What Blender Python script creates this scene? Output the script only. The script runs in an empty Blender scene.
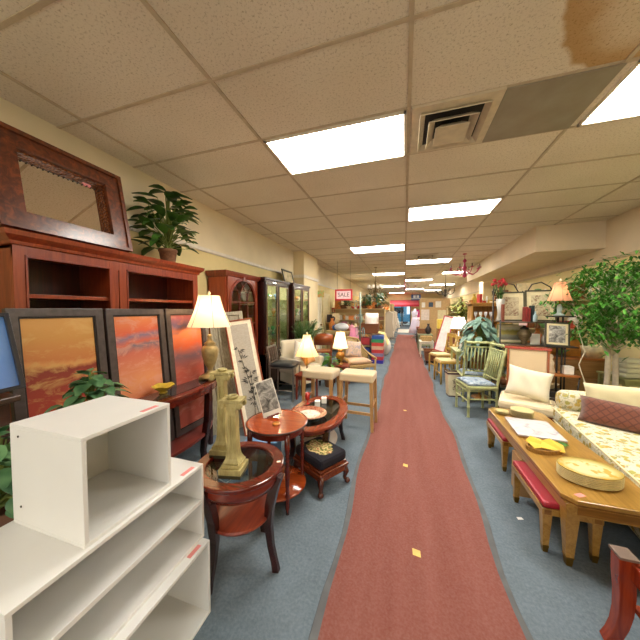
EXPOSURE = 1.05; WORLD = 0.9; LIGHT = 14.0; GLOW = 0.7; CABW = 7.0
import bpy, math, random
from mathutils import Vector, Matrix
R = random.Random(7)
PI = math.pi
rad = math.radians
COL = bpy.context.scene.collection

# ------------------------------------------------------------------ materials
def lin(c):
    if isinstance(c, str):
        c = tuple(int(c[i:i+2], 16) / 255 for i in (0, 2, 4))
    return tuple((x / 12.92 if x <= .04045 else ((x + .055) / 1.055) ** 2.4) for x in c) + (1.0,)

class NT:
    def __init__(s, name):
        s.m = bpy.data.materials.new(name); s.m.use_nodes = True
        s.t = s.m.node_tree; s.n = s.t.nodes; s.l = s.t.links
        s.b = s.n['Principled BSDF']; s.out = s.n['Material Output']
        s.tc = None
    def co(s, scale=(1, 1, 1), loc=(0, 0, 0), kind='Object', rot=(0, 0, 0)):
        if s.tc is None: s.tc = s.n.new('ShaderNodeTexCoord')
        mp = s.n.new('ShaderNodeMapping'); mp.inputs['Scale'].default_value = scale
        mp.inputs['Location'].default_value = loc; mp.inputs['Rotation'].default_value = rot
        s.l.new(s.tc.outputs[kind], mp.inputs['Vector']); return mp.outputs[0]
    def noise(s, vec, scale=5, detail=3, rough=.5, dist=0):
        n = s.n.new('ShaderNodeTexNoise'); n.inputs['Scale'].default_value = scale
        n.inputs['Detail'].default_value = detail; n.inputs['Roughness'].default_value = rough
        n.inputs['Distortion'].default_value = dist
        s.l.new(vec, n.inputs['Vector']); return n.outputs['Fac']
    def vor(s, vec, scale=5, out='Distance', feature='F1'):
        n = s.n.new('ShaderNodeTexVoronoi'); n.inputs['Scale'].default_value = scale; n.feature = feature
        s.l.new(vec, n.inputs['Vector']); return n.outputs[out]
    def wave(s, vec, scale=5, dist=0, direction='X', detail=2):
        n = s.n.new('ShaderNodeTexWave'); n.inputs['Scale'].default_value = scale
        n.inputs['Distortion'].default_value = dist; n.bands_direction = direction
        n.inputs['Detail'].default_value = detail
        s.l.new(vec, n.inputs['Vector']); return n.outputs['Fac']
    def ramp(s, fac, stops, interp='LINEAR'):
        r = s.n.new('ShaderNodeValToRGB'); e = r.color_ramp; e.interpolation = interp
        while len(e.elements) < len(stops): e.elements.new(.5)
        for k, (p, c) in enumerate(stops):
            e.elements[k].position = p; e.elements[k].color = lin(c) if not isinstance(c, (int, float)) else (c, c, c, 1)
        s.l.new(fac, r.inputs[0]); return r.outputs[0]
    def mix(s, fac, a, b, mode='MIX'):
        m = s.n.new('ShaderNodeMix'); m.data_type = 'RGBA'; m.blend_type = mode
        for sock, val in ((m.inputs[0], fac), (m.inputs[6], a), (m.inputs[7], b)):
            if isinstance(val, (int, float)): sock.default_value = val
            elif isinstance(val, (str, tuple)): sock.default_value = lin(val)
            else: s.l.new(val, sock)
        return m.outputs[2]
    def math(s, op, a, b=0.0, c=None):
        m = s.n.new('ShaderNodeMath'); m.operation = op
        for i, v in enumerate((a, b) if c is None else (a, b, c)):
            if isinstance(v, (int, float)): m.inputs[i].default_value = v
            else: s.l.new(v, m.inputs[i])
        return m.outputs[0]
    def xyz(s, vec):
        n = s.n.new('ShaderNodeSeparateXYZ'); s.l.new(vec, n.inputs[0]); return n.outputs
    def bump(s, h, strength=.2, dist=.01):
        b = s.n.new('ShaderNodeBump'); b.inputs['Strength'].default_value = strength; b.inputs['Distance'].default_value = dist
        s.l.new(h, b.inputs['Height']); s.l.new(b.outputs[0], s.b.inputs['Normal'])
    def base(s, c, rough=.5, metal=0, spec=.5, coat=0):
        if isinstance(c, (str, tuple)): s.b.inputs['Base Color'].default_value = lin(c)
        else: s.l.new(c, s.b.inputs['Base Color'])
        s.b.inputs['Roughness'].default_value = rough; s.b.inputs['Metallic'].default_value = metal
        s.b.inputs['Specular IOR Level'].default_value = spec
        s.b.inputs['Coat Weight'].default_value = coat; s.b.inputs['Coat Roughness'].default_value = .15
        return s.m

_cache = {}
def plain(c, rough=.55, metal=0, var=.10, scale=14, bump=0, coat=0, spec=.5):
    """a colour with slight mottling"""
    key = ('p', c, rough, metal, var, scale, bump, coat, spec)
    if key in _cache: return _cache[key]
    t = NT('mat_' + str(c)); v = t.co()
    n = t.noise(v, scale, 3)
    a = lin(c)
    dark = tuple(x * (1 - var) for x in a[:3]); lite = tuple(min(1, x * (1 + var)) for x in a[:3])
    r = t.n.new('ShaderNodeValToRGB'); e = r.color_ramp
    e.elements[0].position = .3; e.elements[0].color = dark + (1,); e.elements[1].position = .7; e.elements[1].color = lite + (1,)
    t.l.new(n, r.inputs[0])
    t.base(r.outputs[0], rough, metal, spec, coat)
    if bump: t.bump(t.noise(v, scale * 8, 2), bump, .004)
    _cache[key] = t.m; return t.m
def wood(c1, c2, axis='X', rough=.35, scale=1.0, coat=.3):
    key = ('w', c1, c2, axis, rough, scale, coat)
    if key in _cache: return _cache[key]
    t = NT('wood_' + c1)
    sc = {'X': (1.2, 14, 14), 'Y': (14, 1.2, 14), 'Z': (14, 14, 1.2)}[axis]
    v = t.co(tuple(k * scale for k in sc))
    n = t.noise(v, 2.2, 5, .6, 1.2)
    c = t.ramp(n, [(.28, c1), (.72, c2)])
    t.base(c, rough, 0, .5, coat); t.bump(n, .06, .004)
    _cache[key] = t.m; return t.m
def fabric(c, scale=220, rough=.9, c2=None):
    key = ('f', c, scale, c2)
    if key in _cache: return _cache[key]
    t = NT('fabric_' + c); v = t.co()
    n = t.noise(v, scale, 2); big = t.noise(v, 6, 3)
    a = lin(c); d = c2 or c
    col = t.mix(t.ramp(big, [(.35, 0.0), (.7, .35)]), c, d)
    t.base(col, rough, 0, .2); t.b.inputs['Sheen Weight'].default_value = .2
    t.bump(n, .25, .003)
    _cache[key] = t.m; return t.m
def metal(c, rough=.35):
    return plain(c, rough, .9, .15, 20)
def emis(c, strength, name='light_diffuser'):
    key = ('e', c, strength)
    if key in _cache: return _cache[key]
    t = NT(name); t.base(c, .4)
    t.b.inputs['Emission Color'].default_value = lin(c); t.b.inputs['Emission Strength'].default_value = strength
    _cache[key] = t.m; return t.m
def glass_mat(tint='ffffff', refl=.12, name='glass'):
    key = ('g', tint, refl)
    if key in _cache: return _cache[key]
    t = NT(name); t.n.remove(t.b)
    tr = t.n.new('ShaderNodeBsdfTransparent'); tr.inputs[0].default_value = lin(tint)
    gl = t.n.new('ShaderNodeBsdfGlossy'); gl.inputs['Roughness'].default_value = .02
    fr = t.n.new('ShaderNodeLayerWeight'); fr.inputs[0].default_value = .5
    ad = t.math('ADD', t.math('MULTIPLY', t.math('POWER', fr.outputs['Facing'], 4.0), .55), refl*.5+.02)
    mx = t.n.new('ShaderNodeMixShader'); t.l.new(ad, mx.inputs[0]); t.l.new(tr.outputs[0], mx.inputs[1]); t.l.new(gl.outputs[0], mx.inputs[2])
    t.l.new(mx.outputs[0], t.out.inputs[0]); _cache[key] = t.m; return t.m
def shade_mat(c, glow=0.0, gc=None):
    """thin cloth lampshade: light of the bulb comes through"""
    key = ('s', c, glow, gc)
    if key in _cache: return _cache[key]
    t = NT('shade_cloth'); t.base(c, .8, 0, .1)
    tl = t.n.new('ShaderNodeBsdfTranslucent'); tl.inputs[0].default_value = lin(c)
    mx = t.n.new('ShaderNodeMixShader'); mx.inputs[0].default_value = .5
    t.l.new(t.b.outputs[0], mx.inputs[1]); t.l.new(tl.outputs[0], mx.inputs[2]); t.l.new(mx.outputs[0], t.out.inputs[0])
    if glow:
        t.b.inputs['Emission Color'].default_value = lin(gc or c); t.b.inputs['Emission Strength'].default_value = glow
    _cache[key] = t.m; return t.m

# ------------------------------------------------------------------ mesh builder
class MB:
    def __init__(s): s.v = []; s.f = []; s.mi = []; s.sm = []
    def add(s, vs, fs, mi=0, smooth=False):
        o = len(s.v); s.v += [Vector(p) for p in vs]
        for f in fs: s.f.append(tuple(i + o for i in f)); s.mi.append(mi); s.sm.append(smooth)
        return s
    def box(s, x0, y0, z0, x1, y1, z1, mi=0):
        if x0 > x1: x0, x1 = x1, x0
        if y0 > y1: y0, y1 = y1, y0
        if z0 > z1: z0, z1 = z1, z0
        return s.add([(x0,y0,z0),(x1,y0,z0),(x1,y1,z0),(x0,y1,z0),(x0,y0,z1),(x1,y0,z1),(x1,y1,z1),(x0,y1,z1)],
            [(0,3,2,1),(4,5,6,7),(0,1,5,4),(1,2,6,5),(2,3,7,6),(3,0,4,7)], mi)
    def cbox(s, c, sz, mi=0):
        return s.box(c[0]-sz[0]/2, c[1]-sz[1]/2, c[2]-sz[2]/2, c[0]+sz[0]/2, c[1]+sz[1]/2, c[2]+sz[2]/2, mi)
    def prism(s, poly, z0, z1, mi=0, smooth=False):
        n = len(poly)
        vs = [(p[0], p[1], z0) for p in poly] + [(p[0], p[1], z1) for p in poly]
        s.add(vs, [tuple(range(n))[::-1], tuple(range(n, 2*n))], mi)
        o = len(s.v) - 2*n
        for i in range(n):
            j = (i+1) % n; s.f.append((o+i, o+j, o+n+j, o+n+i)); s.mi.append(mi); s.sm.append(smooth)
        return s
    def frame_xz(s, x0, z0, x1, z1, w, y0, y1, mi=0):
        """mitred rectangular frame, wider than deep; y0 is the front"""
        a = [(x0,z0),(x1,z0),(x1,z1),(x0,z1)]; b = [(x0+w,z0+w),(x1-w,z0+w),(x1-w,z1-w),(x0+w,z1-w)]
        vs = [(p[0],y0,p[1]) for p in a]+[(p[0],y0,p[1]) for p in b]+[(p[0],y1,p[1]) for p in a]+[(p[0],y1,p[1]) for p in b]
        fs = []
        for i in range(4):
            j = (i+1) % 4
            fs += [(i,j,4+j,4+i),(8+j,8+i,12+i,12+j),(j,i,8+i,8+j),(4+i,4+j,12+j,12+i)]
        return s.add(vs, fs, mi)
    def lathe(s, prof, c=(0,0), n=20, mi=0, smooth=True, sx=1, sy=1, cap=True):
        vs = []; fs = []
        for r, z in prof:
            for k in range(n):
                a = 2*PI*k/n; vs.append((c[0]+r*sx*math.cos(a), c[1]+r*sy*math.sin(a), z))
        for i in range(len(prof)-1):
            for k in range(n):
                k2 = (k+1) % n; fs.append((i*n+k, i*n+k2, (i+1)*n+k2, (i+1)*n+k))
        s.add(vs, fs, mi, smooth)
        o = len(s.v) - len(vs)
        if not cap: return s
        if prof[0][0] > 1e-4: s.f.append(tuple(o+k for k in range(n))[::-1]); s.mi.append(mi); s.sm.append(False)
        if prof[-1][0] > 1e-4: s.f.append(tuple(o+(len(prof)-1)*n+k for k in range(n))); s.mi.append(mi); s.sm.append(False)
        return s
    def ring(s, cx, cy, rx, ry, ix, iy, z0, z1, n=40, mi=0):
        vs = []; 
        for (a, b, z) in ((rx,ry,z0),(rx,ry,z1),(ix,iy,z1),(ix,iy,z0)):
            for k in range(n): t = 2*PI*k/n; vs.append((cx+a*math.cos(t), cy+b*math.sin(t), z))
        fs = []
        for q in range(4):
            for k in range(n):
                k2 = (k+1) % n; q2 = (q+1) % 4; fs.append((q*n+k, q*n+k2, q2*n+k2, q2*n+k))
        return s.add(vs, fs, mi, False)
    def tube(s, pts, r, n=8, mi=0, smooth=True, flat=None, caps=True):
        """sweep; r number or list; flat=(a,b): rectangular section scaled a along side, b along other"""
        pts = [Vector(p) for p in pts]; m = len(pts)
        rs = r if isinstance(r, (list, tuple)) else [r]*m
        vs = []; up = Vector((0,0,1)); prev = None
        for i, p in enumerate(pts):
            d = (pts[min(i+1,m-1)] - pts[max(i-1,0)])
            if d.length < 1e-9: d = Vector((0,0,1))
            d.normalize()
            if prev is None:
                a = d.cross(Vector((0,1,0))) if abs(d.y) < .9 else d.cross(Vector((1,0,0)))
            else: a = prev - d * prev.dot(d)
            a.normalize(); b = d.cross(a); prev = a
            for k in range(n):
                t = 2*PI*(k + (.5 if n == 4 else 0))/n
                q = rs[i] * (1.414 if n == 4 else 1)
                fa, fb = flat if flat else (1, 1)
                vs.append(p + a*math.cos(t)*q*fa + b*math.sin(t)*q*fb)
        fs = []
        for i in range(m-1):
            for k in range(n):
                k2 = (k+1) % n; fs.append((i*n+k, i*n+k2, (i+1)*n+k2, (i+1)*n+k))
        if caps: fs += [tuple(range(n))[::-1], tuple((m-1)*n+k for k in range(n))]
        return s.add(vs, fs, mi, smooth and n > 4)
    def ball(s, c, rx, ry=None, rz=None, n=12, mi=0):
        ry = ry or rx; rz = rz or rx; m = max(4, n//2)
        vs = [(c[0], c[1], c[2]-rz)]
        for i in range(1, m):
            t = -PI/2 + PI*i/m
            for k in range(n): a = 2*PI*k/n; vs.append((c[0]+rx*math.cos(t)*math.cos(a), c[1]+ry*math.cos(t)*math.sin(a), c[2]+rz*math.sin(t)))
        vs.append((c[0], c[1], c[2]+rz)); L = len(vs)-1; fs = []
        for k in range(n): fs.append((0, 1+(k+1)%n, 1+k)); fs.append((L, L-n+k, L-n+(k+1)%n))
        for i in range(m-2):
            for k in range(n): k2 = (k+1)%n; fs.append((1+i*n+k, 1+i*n+k2, 1+(i+1)*n+k2, 1+(i+1)*n+k))
        return s.add(vs, fs, mi, True)
    def pillow(s, w, h, t, n=12, mi=0, pinch=.10, wr=.0, seed=1):
        """cushion standing in the xz plane, centred at origin, thickness along y"""
        rr = random.Random(seed); vs = []; idx = {}
        for side in (-1, 1):
            for i in range(n+1):
                for j in range(n+1):
                    u = -1+2*i/n; v = -1+2*j/n
                    if side == 1 and (i in (0, n) or j in (0, n)): idx[(side,i,j)] = idx[(-1,i,j)]; continue
                    th = ((1-u**4)*(1-v**4))**.5
                    px = u*(1-pinch*(1-abs(v)**2)*abs(u)) ; pz = v*(1-pinch*(1-abs(u)**2)*abs(v))
                    k = 1 + wr*math.sin(9*u+3*v+seed)*(1-abs(v))
                    idx[(side,i,j)] = len(vs); vs.append((px*w/2, side*th*t/2*k, pz*h/2))
        fs = []
        for side in (-1, 1):
            for i in range(n):
                for j in range(n):
                    q = (idx[(side,i,j)], idx[(side,i+1,j)], idx[(side,i+1,j+1)], idx[(side,i,j+1)])
                    fs.append(q if side == -1 else q[::-1])
        return s.add(vs, fs, mi, True)
    def leaf(s, p, d, L, W, droop=.3, mi=0, n=4, fold=.25):
        p = Vector(p); d = Vector(d).normalized()
        side = d.cross(Vector((0,0,1)))
        if side.length < .05: side = Vector((1,0,0))
        side.normalize(); up = side.cross(d).normalized()
        vs = []; fs = []
        for i in range(n+1):
            t = i/n; w = W/2*math.sin(PI*(t*.9+.06))**.8
            c = p + d*L*t - Vector((0,0,1))*droop*L*t*t
            vs += [c - side*w + up*w*fold, c, c + side*w + up*w*fold]
        for i in range(n):
            a = i*3; fs += [(a, a+1, a+4, a+3), (a+1, a+2, a+5, a+4)]
        return s.add(vs, fs, mi, True)
    def xf(s, mat, start=0):
        for i in range(start, len(s.v)): s.v[i] = mat @ s.v[i]
        return s
    def move(s, x, y, z, start=0): return s.xf(Matrix.Translation((x, y, z)), start)
    def rot(s, ang, ax='Z', start=0): return s.xf(Matrix.Rotation(ang, 4, ax), start)
    def build(s, name, mats, parent=None, bevel=0, sub=0, label=None):
        me = bpy.data.meshes.new(name)
        me.from_pydata([tuple(v) for v in s.v], [], s.f); 
        if not isinstance(mats, (list, tuple)): mats = [mats]
        for m in mats: me.materials.append(m)
        me.polygons.foreach_set('material_index', s.mi); me.polygons.foreach_set('use_smooth', s.sm)
        me.update()
        o = bpy.data.objects.new(name, me); COL.objects.link(o)
        if parent: o.parent = parent
        if bevel:
            b = o.modifiers.new('b', 'BEVEL'); b.width = bevel; b.segments = 2; b.limit_method = 'ANGLE'; b.angle_limit = rad(40)
        if sub:
            m = o.modifiers.new('s', 'SUBSURF'); m.levels = sub; m.render_levels = sub
        if label: o['label'] = label
        return o

def T(name, label, cat, loc=(0,0,0), rz=0, group=None, tilt=0, roll=0):
    o = bpy.data.objects.new(name, None); COL.objects.link(o); o.empty_display_size = .1
    o.location = loc; o.rotation_euler = (tilt, roll, rz); o['label'] = label; o['category'] = cat
    if group: o['group'] = group
    return o
def solo(name, mb, mats, label, cat, loc=(0,0,0), rz=0, group=None, bevel=0, tilt=0, roll=0, kind=None):
    o = mb.build(name, mats, None, bevel); o.location = loc; o.rotation_euler = (tilt, roll, rz)
    o['label'] = label; o['category'] = cat
    if group: o['group'] = group
    if kind: o['kind'] = kind
    return o
def struct(name, mb, mats, parent=None, bevel=0):
    o = mb.build(name, mats, parent, bevel); o['kind'] = 'structure'; return o
def dup(root, loc, rz=None, label=None, group=None, scale=None):
    r = root.copy(); COL.objects.link(r); r.location = loc
    if rz is not None: r.rotation_euler.z = rz
    if label: r['label'] = label
    if group: r['group'] = group
    if scale: r.scale = scale
    for ch in list(root.children):
        c = ch.copy(); COL.objects.link(c); c.parent = r
        for g in list(ch.children):
            d = g.copy(); COL.objects.link(d); d.parent = c
    return r
def bulb(parent, z, watt, color=(1, .72, .42), r=.03):
    L = bpy.data.lights.new('bulb', 'POINT'); L.energy = watt; L.color = color; L.shadow_soft_size = r
    o = bpy.data.objects.new('bulb', L); COL.objects.link(o); o.parent = parent; o.location = (0, 0, z); return o

# common materials
CHERRY = wood('5e1c0c', '8e3517', 'Z'); CHERRY_H = wood('6a1f0e', '9a3c1a', 'Y'); DARKCH = wood('3a0f0a', '5c1a10', 'Z')
CH_DEEP = wood('331009', '541a0e', 'Y', .5)
MAHOG = wood('48120b', '74230f', 'X', .2, 1, .6); MAHOG_D = wood('240a09', '3c110e', 'Z', .25, 1, .5)
ESPR = wood('21100d', '3a1c15', 'Z', .3); OAK = wood('8a5520', 'b07a38', 'Z'); OAKY = wood('8a6322', 'b68c44', 'Y', .28, 1, .5)
HONEY = wood('a57a45', 'c79c62', 'Z', .45, 1, 0); WHITE = plain('e2e2df', .45, 0, .02, 5)
CREAM = fabric('d9cba8'); IVORY = fabric('ece3cf', 160); BLACKM = plain('1d1b1c', .45); IRON = plain('3a3532', .5, .6)
BRASS = metal('8d6a2c', .35); STEEL = metal('b9b4ab', .3); GREENLEAF = None
def leafmat(c1, c2, gl=.45):
    key = ('l', c1, c2)
    if key in _cache: return _cache[key]
    t = NT('leaf'); n = t.noise(t.co(), 9, 3); t.base(t.ramp(n, [(.3, c1), (.7, c2)]), gl, 0, .4)
    t.b.inputs['Transmission Weight'].default_value = 0
    _cache[key] = t.m; return t.m
PINKTAG = plain('e8908c', .7)
# ------------------------------------------------------------------ setting
sc = bpy.context.scene
cam = bpy.data.cameras.new('camera'); cam.lens = 15.0; cam.sensor_width = 36; cam.clip_start = .02
co = bpy.data.objects.new('camera', cam); COL.objects.link(co); co.location = (0, 0, 1.5)
co.rotation_euler = (rad(90 - 2.147), 0, rad(17.48)); sc.camera = co
sc.view_settings.view_transform = 'Standard'; sc.view_settings.look = 'None'
sc.view_settings.gamma = 1; sc.view_settings.exposure = EXPOSURE
w = bpy.data.worlds.new('world'); sc.world = w; w.use_nodes = True
w.node_tree.nodes['Background'].inputs[0].default_value = lin('fff4e4'); w.node_tree.nodes['Background'].inputs[1].default_value = WORLD

WL, WR, YB, YF, HC = -2.73, 3.22, -3.5, 26.0, 3.0
# floor
t = NT('blue_carpet'); v = t.co()
n1 = t.noise(v, 3.5, 5, .65); n2 = t.noise(v, 60, 3, .7)
c = t.mix(t.ramp(n2, [(.3, 0.0), (.75, .6)]), t.ramp(n1, [(.3, '525f68'), (.7, '68757f')]), '838e96')
t.base(c, .95, 0, .15); t.bump(n2, .5, .006)
m = MB().box(WL-.1, YB, -.1, WR+.1, YF+.1, 0); struct('floor', m, t.m)
# ceiling with one water-stained tile
t = NT('ceiling_tile'); v = t.co()
sp = t.noise(v, 70, 4, .75); big = t.noise(v, 1.3, 2)
col = t.mix(t.ramp(sp, [(.36, .85), (.46, 0.0)]), t.ramp(big, [(.3, 'd8cdb8'), (.7, 'e1d7c4')]), 'ad9f86')
d = t.n.new('ShaderNodeVectorMath'); d.operation = 'DISTANCE'; d.inputs[1].default_value = (1.42, 1.55, 3.0)
vv = t.co((1, 1, 1)); t.l.new(vv, d.inputs[0])
dist = t.math('ADD', d.outputs['Value'], t.math('MULTIPLY', t.noise(v, 3.5, 3), .22))
msk = t.ramp(dist, [(0.0, .55), (.55, .55), (.70, 1.0), (.775, 1.0), (.80, 0.0)])
xs = t.xyz(vv); ym = t.math('MULTIPLY', t.math('LESS_THAN', xs[1], 2.14), t.math('GREATER_THAN', xs[1], 1.5))
stain = t.mix(t.ramp(dist, [(.55, 0.0), (.74, 1.0)]), 'cdb692', 'b8976a')
col = t.mix(t.math('MULTIPLY', msk, ym), col, t.mix(t.ramp(sp, [(.36, .7), (.46, 0.0)]), stain, '8b6c42'))
t.base(col, .95, 0, .1); t.bump(sp, .35, .006)
m = MB().box(WL-.1, YB, HC, WR+.1, YF+.1, HC+.1); struct('ceiling', m, t.m)
YL = [.28-.61*k for k in range(6, 0, -1)] + [.28, .89, 1.5, 2.14, 2.76, 3.42, 4.13, 4.78, 5.5, 6.3, 7.02] + [7.02 + .66*k for k in range(1, 29)]
XL = [-2.44, -1.22, .02, 1.26, 2.5]
tb = plain('b9a98e', .6); m = MB()
for x in XL: m.box(x-.013, YB, HC-.008, x+.013, YF, HC+.001)
for y in YL: m.box(WL, y-.012, HC-.006, WR, y+.012, HC+.001)
struct('trim_1', m, tb)
# walls
cream = plain('ddd0b0', .8, 0, .05, 2.5); yel = plain('dac992', .8, 0, .06, 2.5); tan = plain('d8c6a8', .85, 0, .05, 2)
m = MB().box(WL-.12, YB, 0, WL, YF, 2.36, 1).box(WL-.12, YB, 2.36, WL, YF, HC, 0); struct('wall_left', m, [cream, yel])
m = MB().box(WR, YB, 0, WR+.12, YF, 2.34, 1).box(WR, YB, 2.34, WR+.12, YF, HC, 0); struct('wall_right', m, [tan, yel])
m = MB().box(WL, YB, 2.33, WL+.02, YF, 2.385).box(WL, YB, 2.34, WL+.03, YF, 2.355); struct('trim_2', m, plain('d9d2c4', .5))
m = MB().box(WR-.02, YB, 2.31, WR, YF, 2.36); struct('trim_3', m, plain('b9a684', .5))
m = MB().box(WL, 6.4, 0, -2.45, 7.55, HC); struct('wall_column', m, plain('e0cfa6', .8, 0, .04, 2))
m = MB().box(WL, 6.36, 2.33, -2.43, 7.59, 2.40); struct('trim_4', m, plain('d9d2c4', .5))
m = MB().box(2.23, 5.76, 2.54, WR, 11.2, HC); struct('wall_soffit', m, tan)
# far wall with the entrance opening x -.95 .. .55
m = MB().box(WL, YF, 0, -.95, YF+.12, HC).box(.6, YF, 0, WR, YF+.12, HC).box(-.95, YF, 2.25, .6, YF+.12, HC)
struct('wall_far', m, plain('dcc795', .8, 0, .05, 3))
# entrance doors
m = MB()
for x0, x1 in ((-.95, -.2), (-.15, .6)): m.frame_xz(x0, 0, x1, 2.2, .08, YF+.02, YF+.07)
d0 = m.build('door_1', plain('3f3f45', .4, .5)); d0['kind'] = 'structure'
g = MB().box(-.88, YF+.04, .08, -.27, YF+.05, 2.12).box(-.08, YF+.04, .08, .53, YF+.05, 2.12)
o = g.build('glass_pane', glass_mat('dfeffc', .05)); o.parent = d0
m = MB().box(-.30, YF-.01, .9, -.27, YF+.0, 1.3).box(-.08, YF-.01, .9, -.05, YF+.0, 1.3); o = m.build('door_handle', STEEL, d0)
# street outside the doors
m = MB().box(-4, YF+.12, -.1, 4, YF+9, 0); struct('trim_5', m, plain('a9a6a0', .9))
def sidewalk_box(x, y, w, h, c, lab, nm='parked_van'):
    m = MB().box(-w/2, 0, .25, w/2, 1.6, h*.55).prism([(-w/2, .1), (w/2*.7, .1), (w/2*.6, 1.5), (-w/2, 1.5)], h*.55, h)
    r = T(nm, lab, 'van', (x, y, 0)); m.build('body', plain(c, .35), r, .04)
    MB().box(-w/2*.7, .085, h*.6, w/2*.5, .1, h*.92).build('window', plain('1f2c38', .15), r)
    for sx in (-.6, .6):
        MB().lathe([(.01, -.1), (.3, -.1), (.3, .1), (.01, .1)], n=20).rot(PI/2, 'X').move(sx*w/2, .12, .3).build('wheel', BLACKM, r)
sidewalk_box(-.9, YF+4, 3.4, 1.9, '3f8fb8', 'blue van parked outside the glass entrance doors')

# ------------------------------------------------------------------ ceiling fixtures
DIFF = emis('fffaf0', LIGHT)
def panel(x0, y0, x1, y1, lab, first=False):
    r = T('ceiling_light', lab, 'ceiling light', ((x0+x1)/2, (y0+y1)/2, HC-.008), group='fluorescent ceiling panels')
    a, b = (x1-x0)/2, (y1-y0)/2
    m = MB()
    for q in ((-a,-b,a,-b+.02),(-a,b-.02,a,b),(-a,-b,-a+.02,b),(a-.02,-b,a,b)): m.box(q[0], q[1], -.012, q[2], q[3], .006)
    m.build('frame', plain('d8cdb8', .5), r)
    MB().box(-a+.02, -b+.02, -.006, a-.02, b-.02, .004).build('diffuser', DIFF, r)
    return r
ordn = ['nearest','second','third','fourth','fifth','sixth','seventh']
LY = [(-2.1,-1.5), (2.15,2.76), (6.34,7.02), (11.1,11.75), (17.1,17.75), (24.0,24.6)]
for i, (a, b) in enumerate(LY):
    panel(-1.2 if i < 2 else -1.27, a, 0, b, 'white ceiling light panel left of the aisle line, ' + (['behind the viewer','largest and nearest','second away from the viewer','third away from the viewer','fourth away from the viewer','farthest, by the entrance wall'][i]))
RY = [(4.15,4.76), (8.5,9.15), (13.9,14.5), (19.9,20.5)]
for i, (a, b) in enumerate(RY):
    panel(.04, a, 1.24 if i < 1 else 1.31, b, 'white ceiling light panel right of the aisle line, ' + (['nearest, ahead of the square vent','beside the second air vent','beside the third air vent','farthest along the row'][i]))
QY = [(2.13,2.74), (6.6, 7.2), (11.4,12.0), (16.8,17.4), (21.5,22.1)]
for i, (a, b) in enumerate(QY):
    if i == 1: continue
    panel(1.32 if i < 1 else 1.45, a, 2.5 if i < 1 else 2.75, b, 'white ceiling light panel in the right-hand row, ' + (['cut by the photo edge','','above the pink chandelier','next one behind the chandelier','farthest'][i]))
def vent(x0, y0, lab, s=.6):
    r = T('ceiling_vent', lab, 'air vent', (x0+s/2, y0+s/2, HC-.01), group='square ceiling air vents')
    c = plain('c9bb9f', .5); h = s/2
    MB().ring(0, 0, h*1.414, h*1.414, h*1.0, h*1.0, -.012, .004, 4).rot(PI/4).build('frame', c, r)
    MB().box(-h*.72, -h*.72, .0, h*.72, h*.72, .006).build('duct_throat', plain('2a2622', .8), r)
    for k, (q, z) in enumerate(((.80, -.03), (.58, -.05), (.40, -.07))):
        # each cone louvre: sloping square collar
        m = MB(); a = h*q; b = h*(q-.16)
        vs = [(sx*a, sy*a, z) for sx, sy in ((-1,-1),(1,-1),(1,1),(-1,1))] + [(sx*b, sy*b, z+.045) for sx, sy in ((-1,-1),(1,-1),(1,1),(-1,1))]
        m.add(vs, [(i, (i+1)%4, 4+(i+1)%4, 4+i) for i in range(4)])
        if k == 2: m.box(-a, -a, z-.004, a, a, z)
        o = m.build('louvre', c, r); md = o.modifiers.new('t', 'SOLIDIFY'); md.thickness = .006
    return r
vent(.04, 2.13, 'square beige ceiling air vent with nested louvres beside the grey panel')
vent(.25, 7.7, 'second square air vent, just before a light panel farther along')
vent(.25, 12.9, 'third square air vent, farthest down the aisle')
m = MB().box(-.31, -.3, -.008, .31, .3, .004)
t = NT('grey_return_panel'); t.base(t.ramp(t.noise(t.co(), 5, 3), [(.35, '8c8270'), (.7, '97907e')]), .5, .1)
r = solo('ceiling_return_panel', m, t.m, 'flat grey metal panel set in the ceiling between the vent and a light', 'ceiling panel', (.955, 2.445, HC-.008))

# ------------------------------------------------------------------ runner
def edge(y, s):
    return (.56 if s > 0 else -.37) + .018*math.sin(y*2.1+s) + .012*math.sin(y*5.3+2*s)
t = NT('red_runner'); v = t.co(); 
n1 = t.noise(t.co((5, .35, 1)), 1.6, 4, .5); n2 = t.noise(v, 90, 2)
c = t.mix(t.ramp(n2, [(.3, 0.0), (.8, .35)]), t.ramp(n1, [(.3, '7c453d'), (.72, '87524a')]), '9c7b70')
t.base(c, .92, 0, .15); t.bump(n2, .3, .004); RUN = t.m
r = T('carpet_runner', 'long brick red carpet runner with grey edging down the middle aisle', 'rug', (.1, 8.5, 0))
ys = [-1.5 + .2*k for k in range(93)]
m = MB(); vs = []; fs = []
for y in ys: vs += [(edge(y,-1)-.1, y-8.5, .007), (edge(y,1)-.1, y-8.5, .007)]
for i in range(len(ys)-1): fs.append((2*i, 2*i+1, 2*i+3, 2*i+2))
m.add(vs, fs); m.build('rug', RUN, r)
EDG = plain('5d5f61', .8, 0, .18, 9)
for s_ in (-1, 1):
    m = MB(); vs = []; fs = []
    for y in ys:
        e = edge(y, s_)-.1; w1 = .030+.006*math.sin(y*7); q = [(e-s_*.004, .009), (e+s_*w1, .006), (e+s_*(w1+.004), 0.001)]
        vs += [(x, y-8.5, z) for x, z in q]
    for i in range(len(ys)-1):
        a = 3*i; fs += [(a, a+1, a+4, a+3), (a+1, a+2, a+5, a+4)]
    m.add(vs, fs); m.build('edging', EDG, r, label='dark grey edging tape')
for i, (x, y, s_, a, lab) in enumerate(((.09, 1.69, .030, 12, 'nearest'), (.03, 2.64, .028, 5, 'second'), (.03, 4.11, .026, 30, 'farthest, small'))):
    m = MB().prism([(-s_,0),(0,-s_*1.2),(s_,0),(0,s_*1.2)], 0, .0012)
    solo('floor_sticker', m, plain('e0b860', .6), 'pale yellow diamond sticker on the red runner, ' + lab, 'sticker', (x, y, .0075), rad(a+30), 'yellow stickers on the runner')
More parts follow.
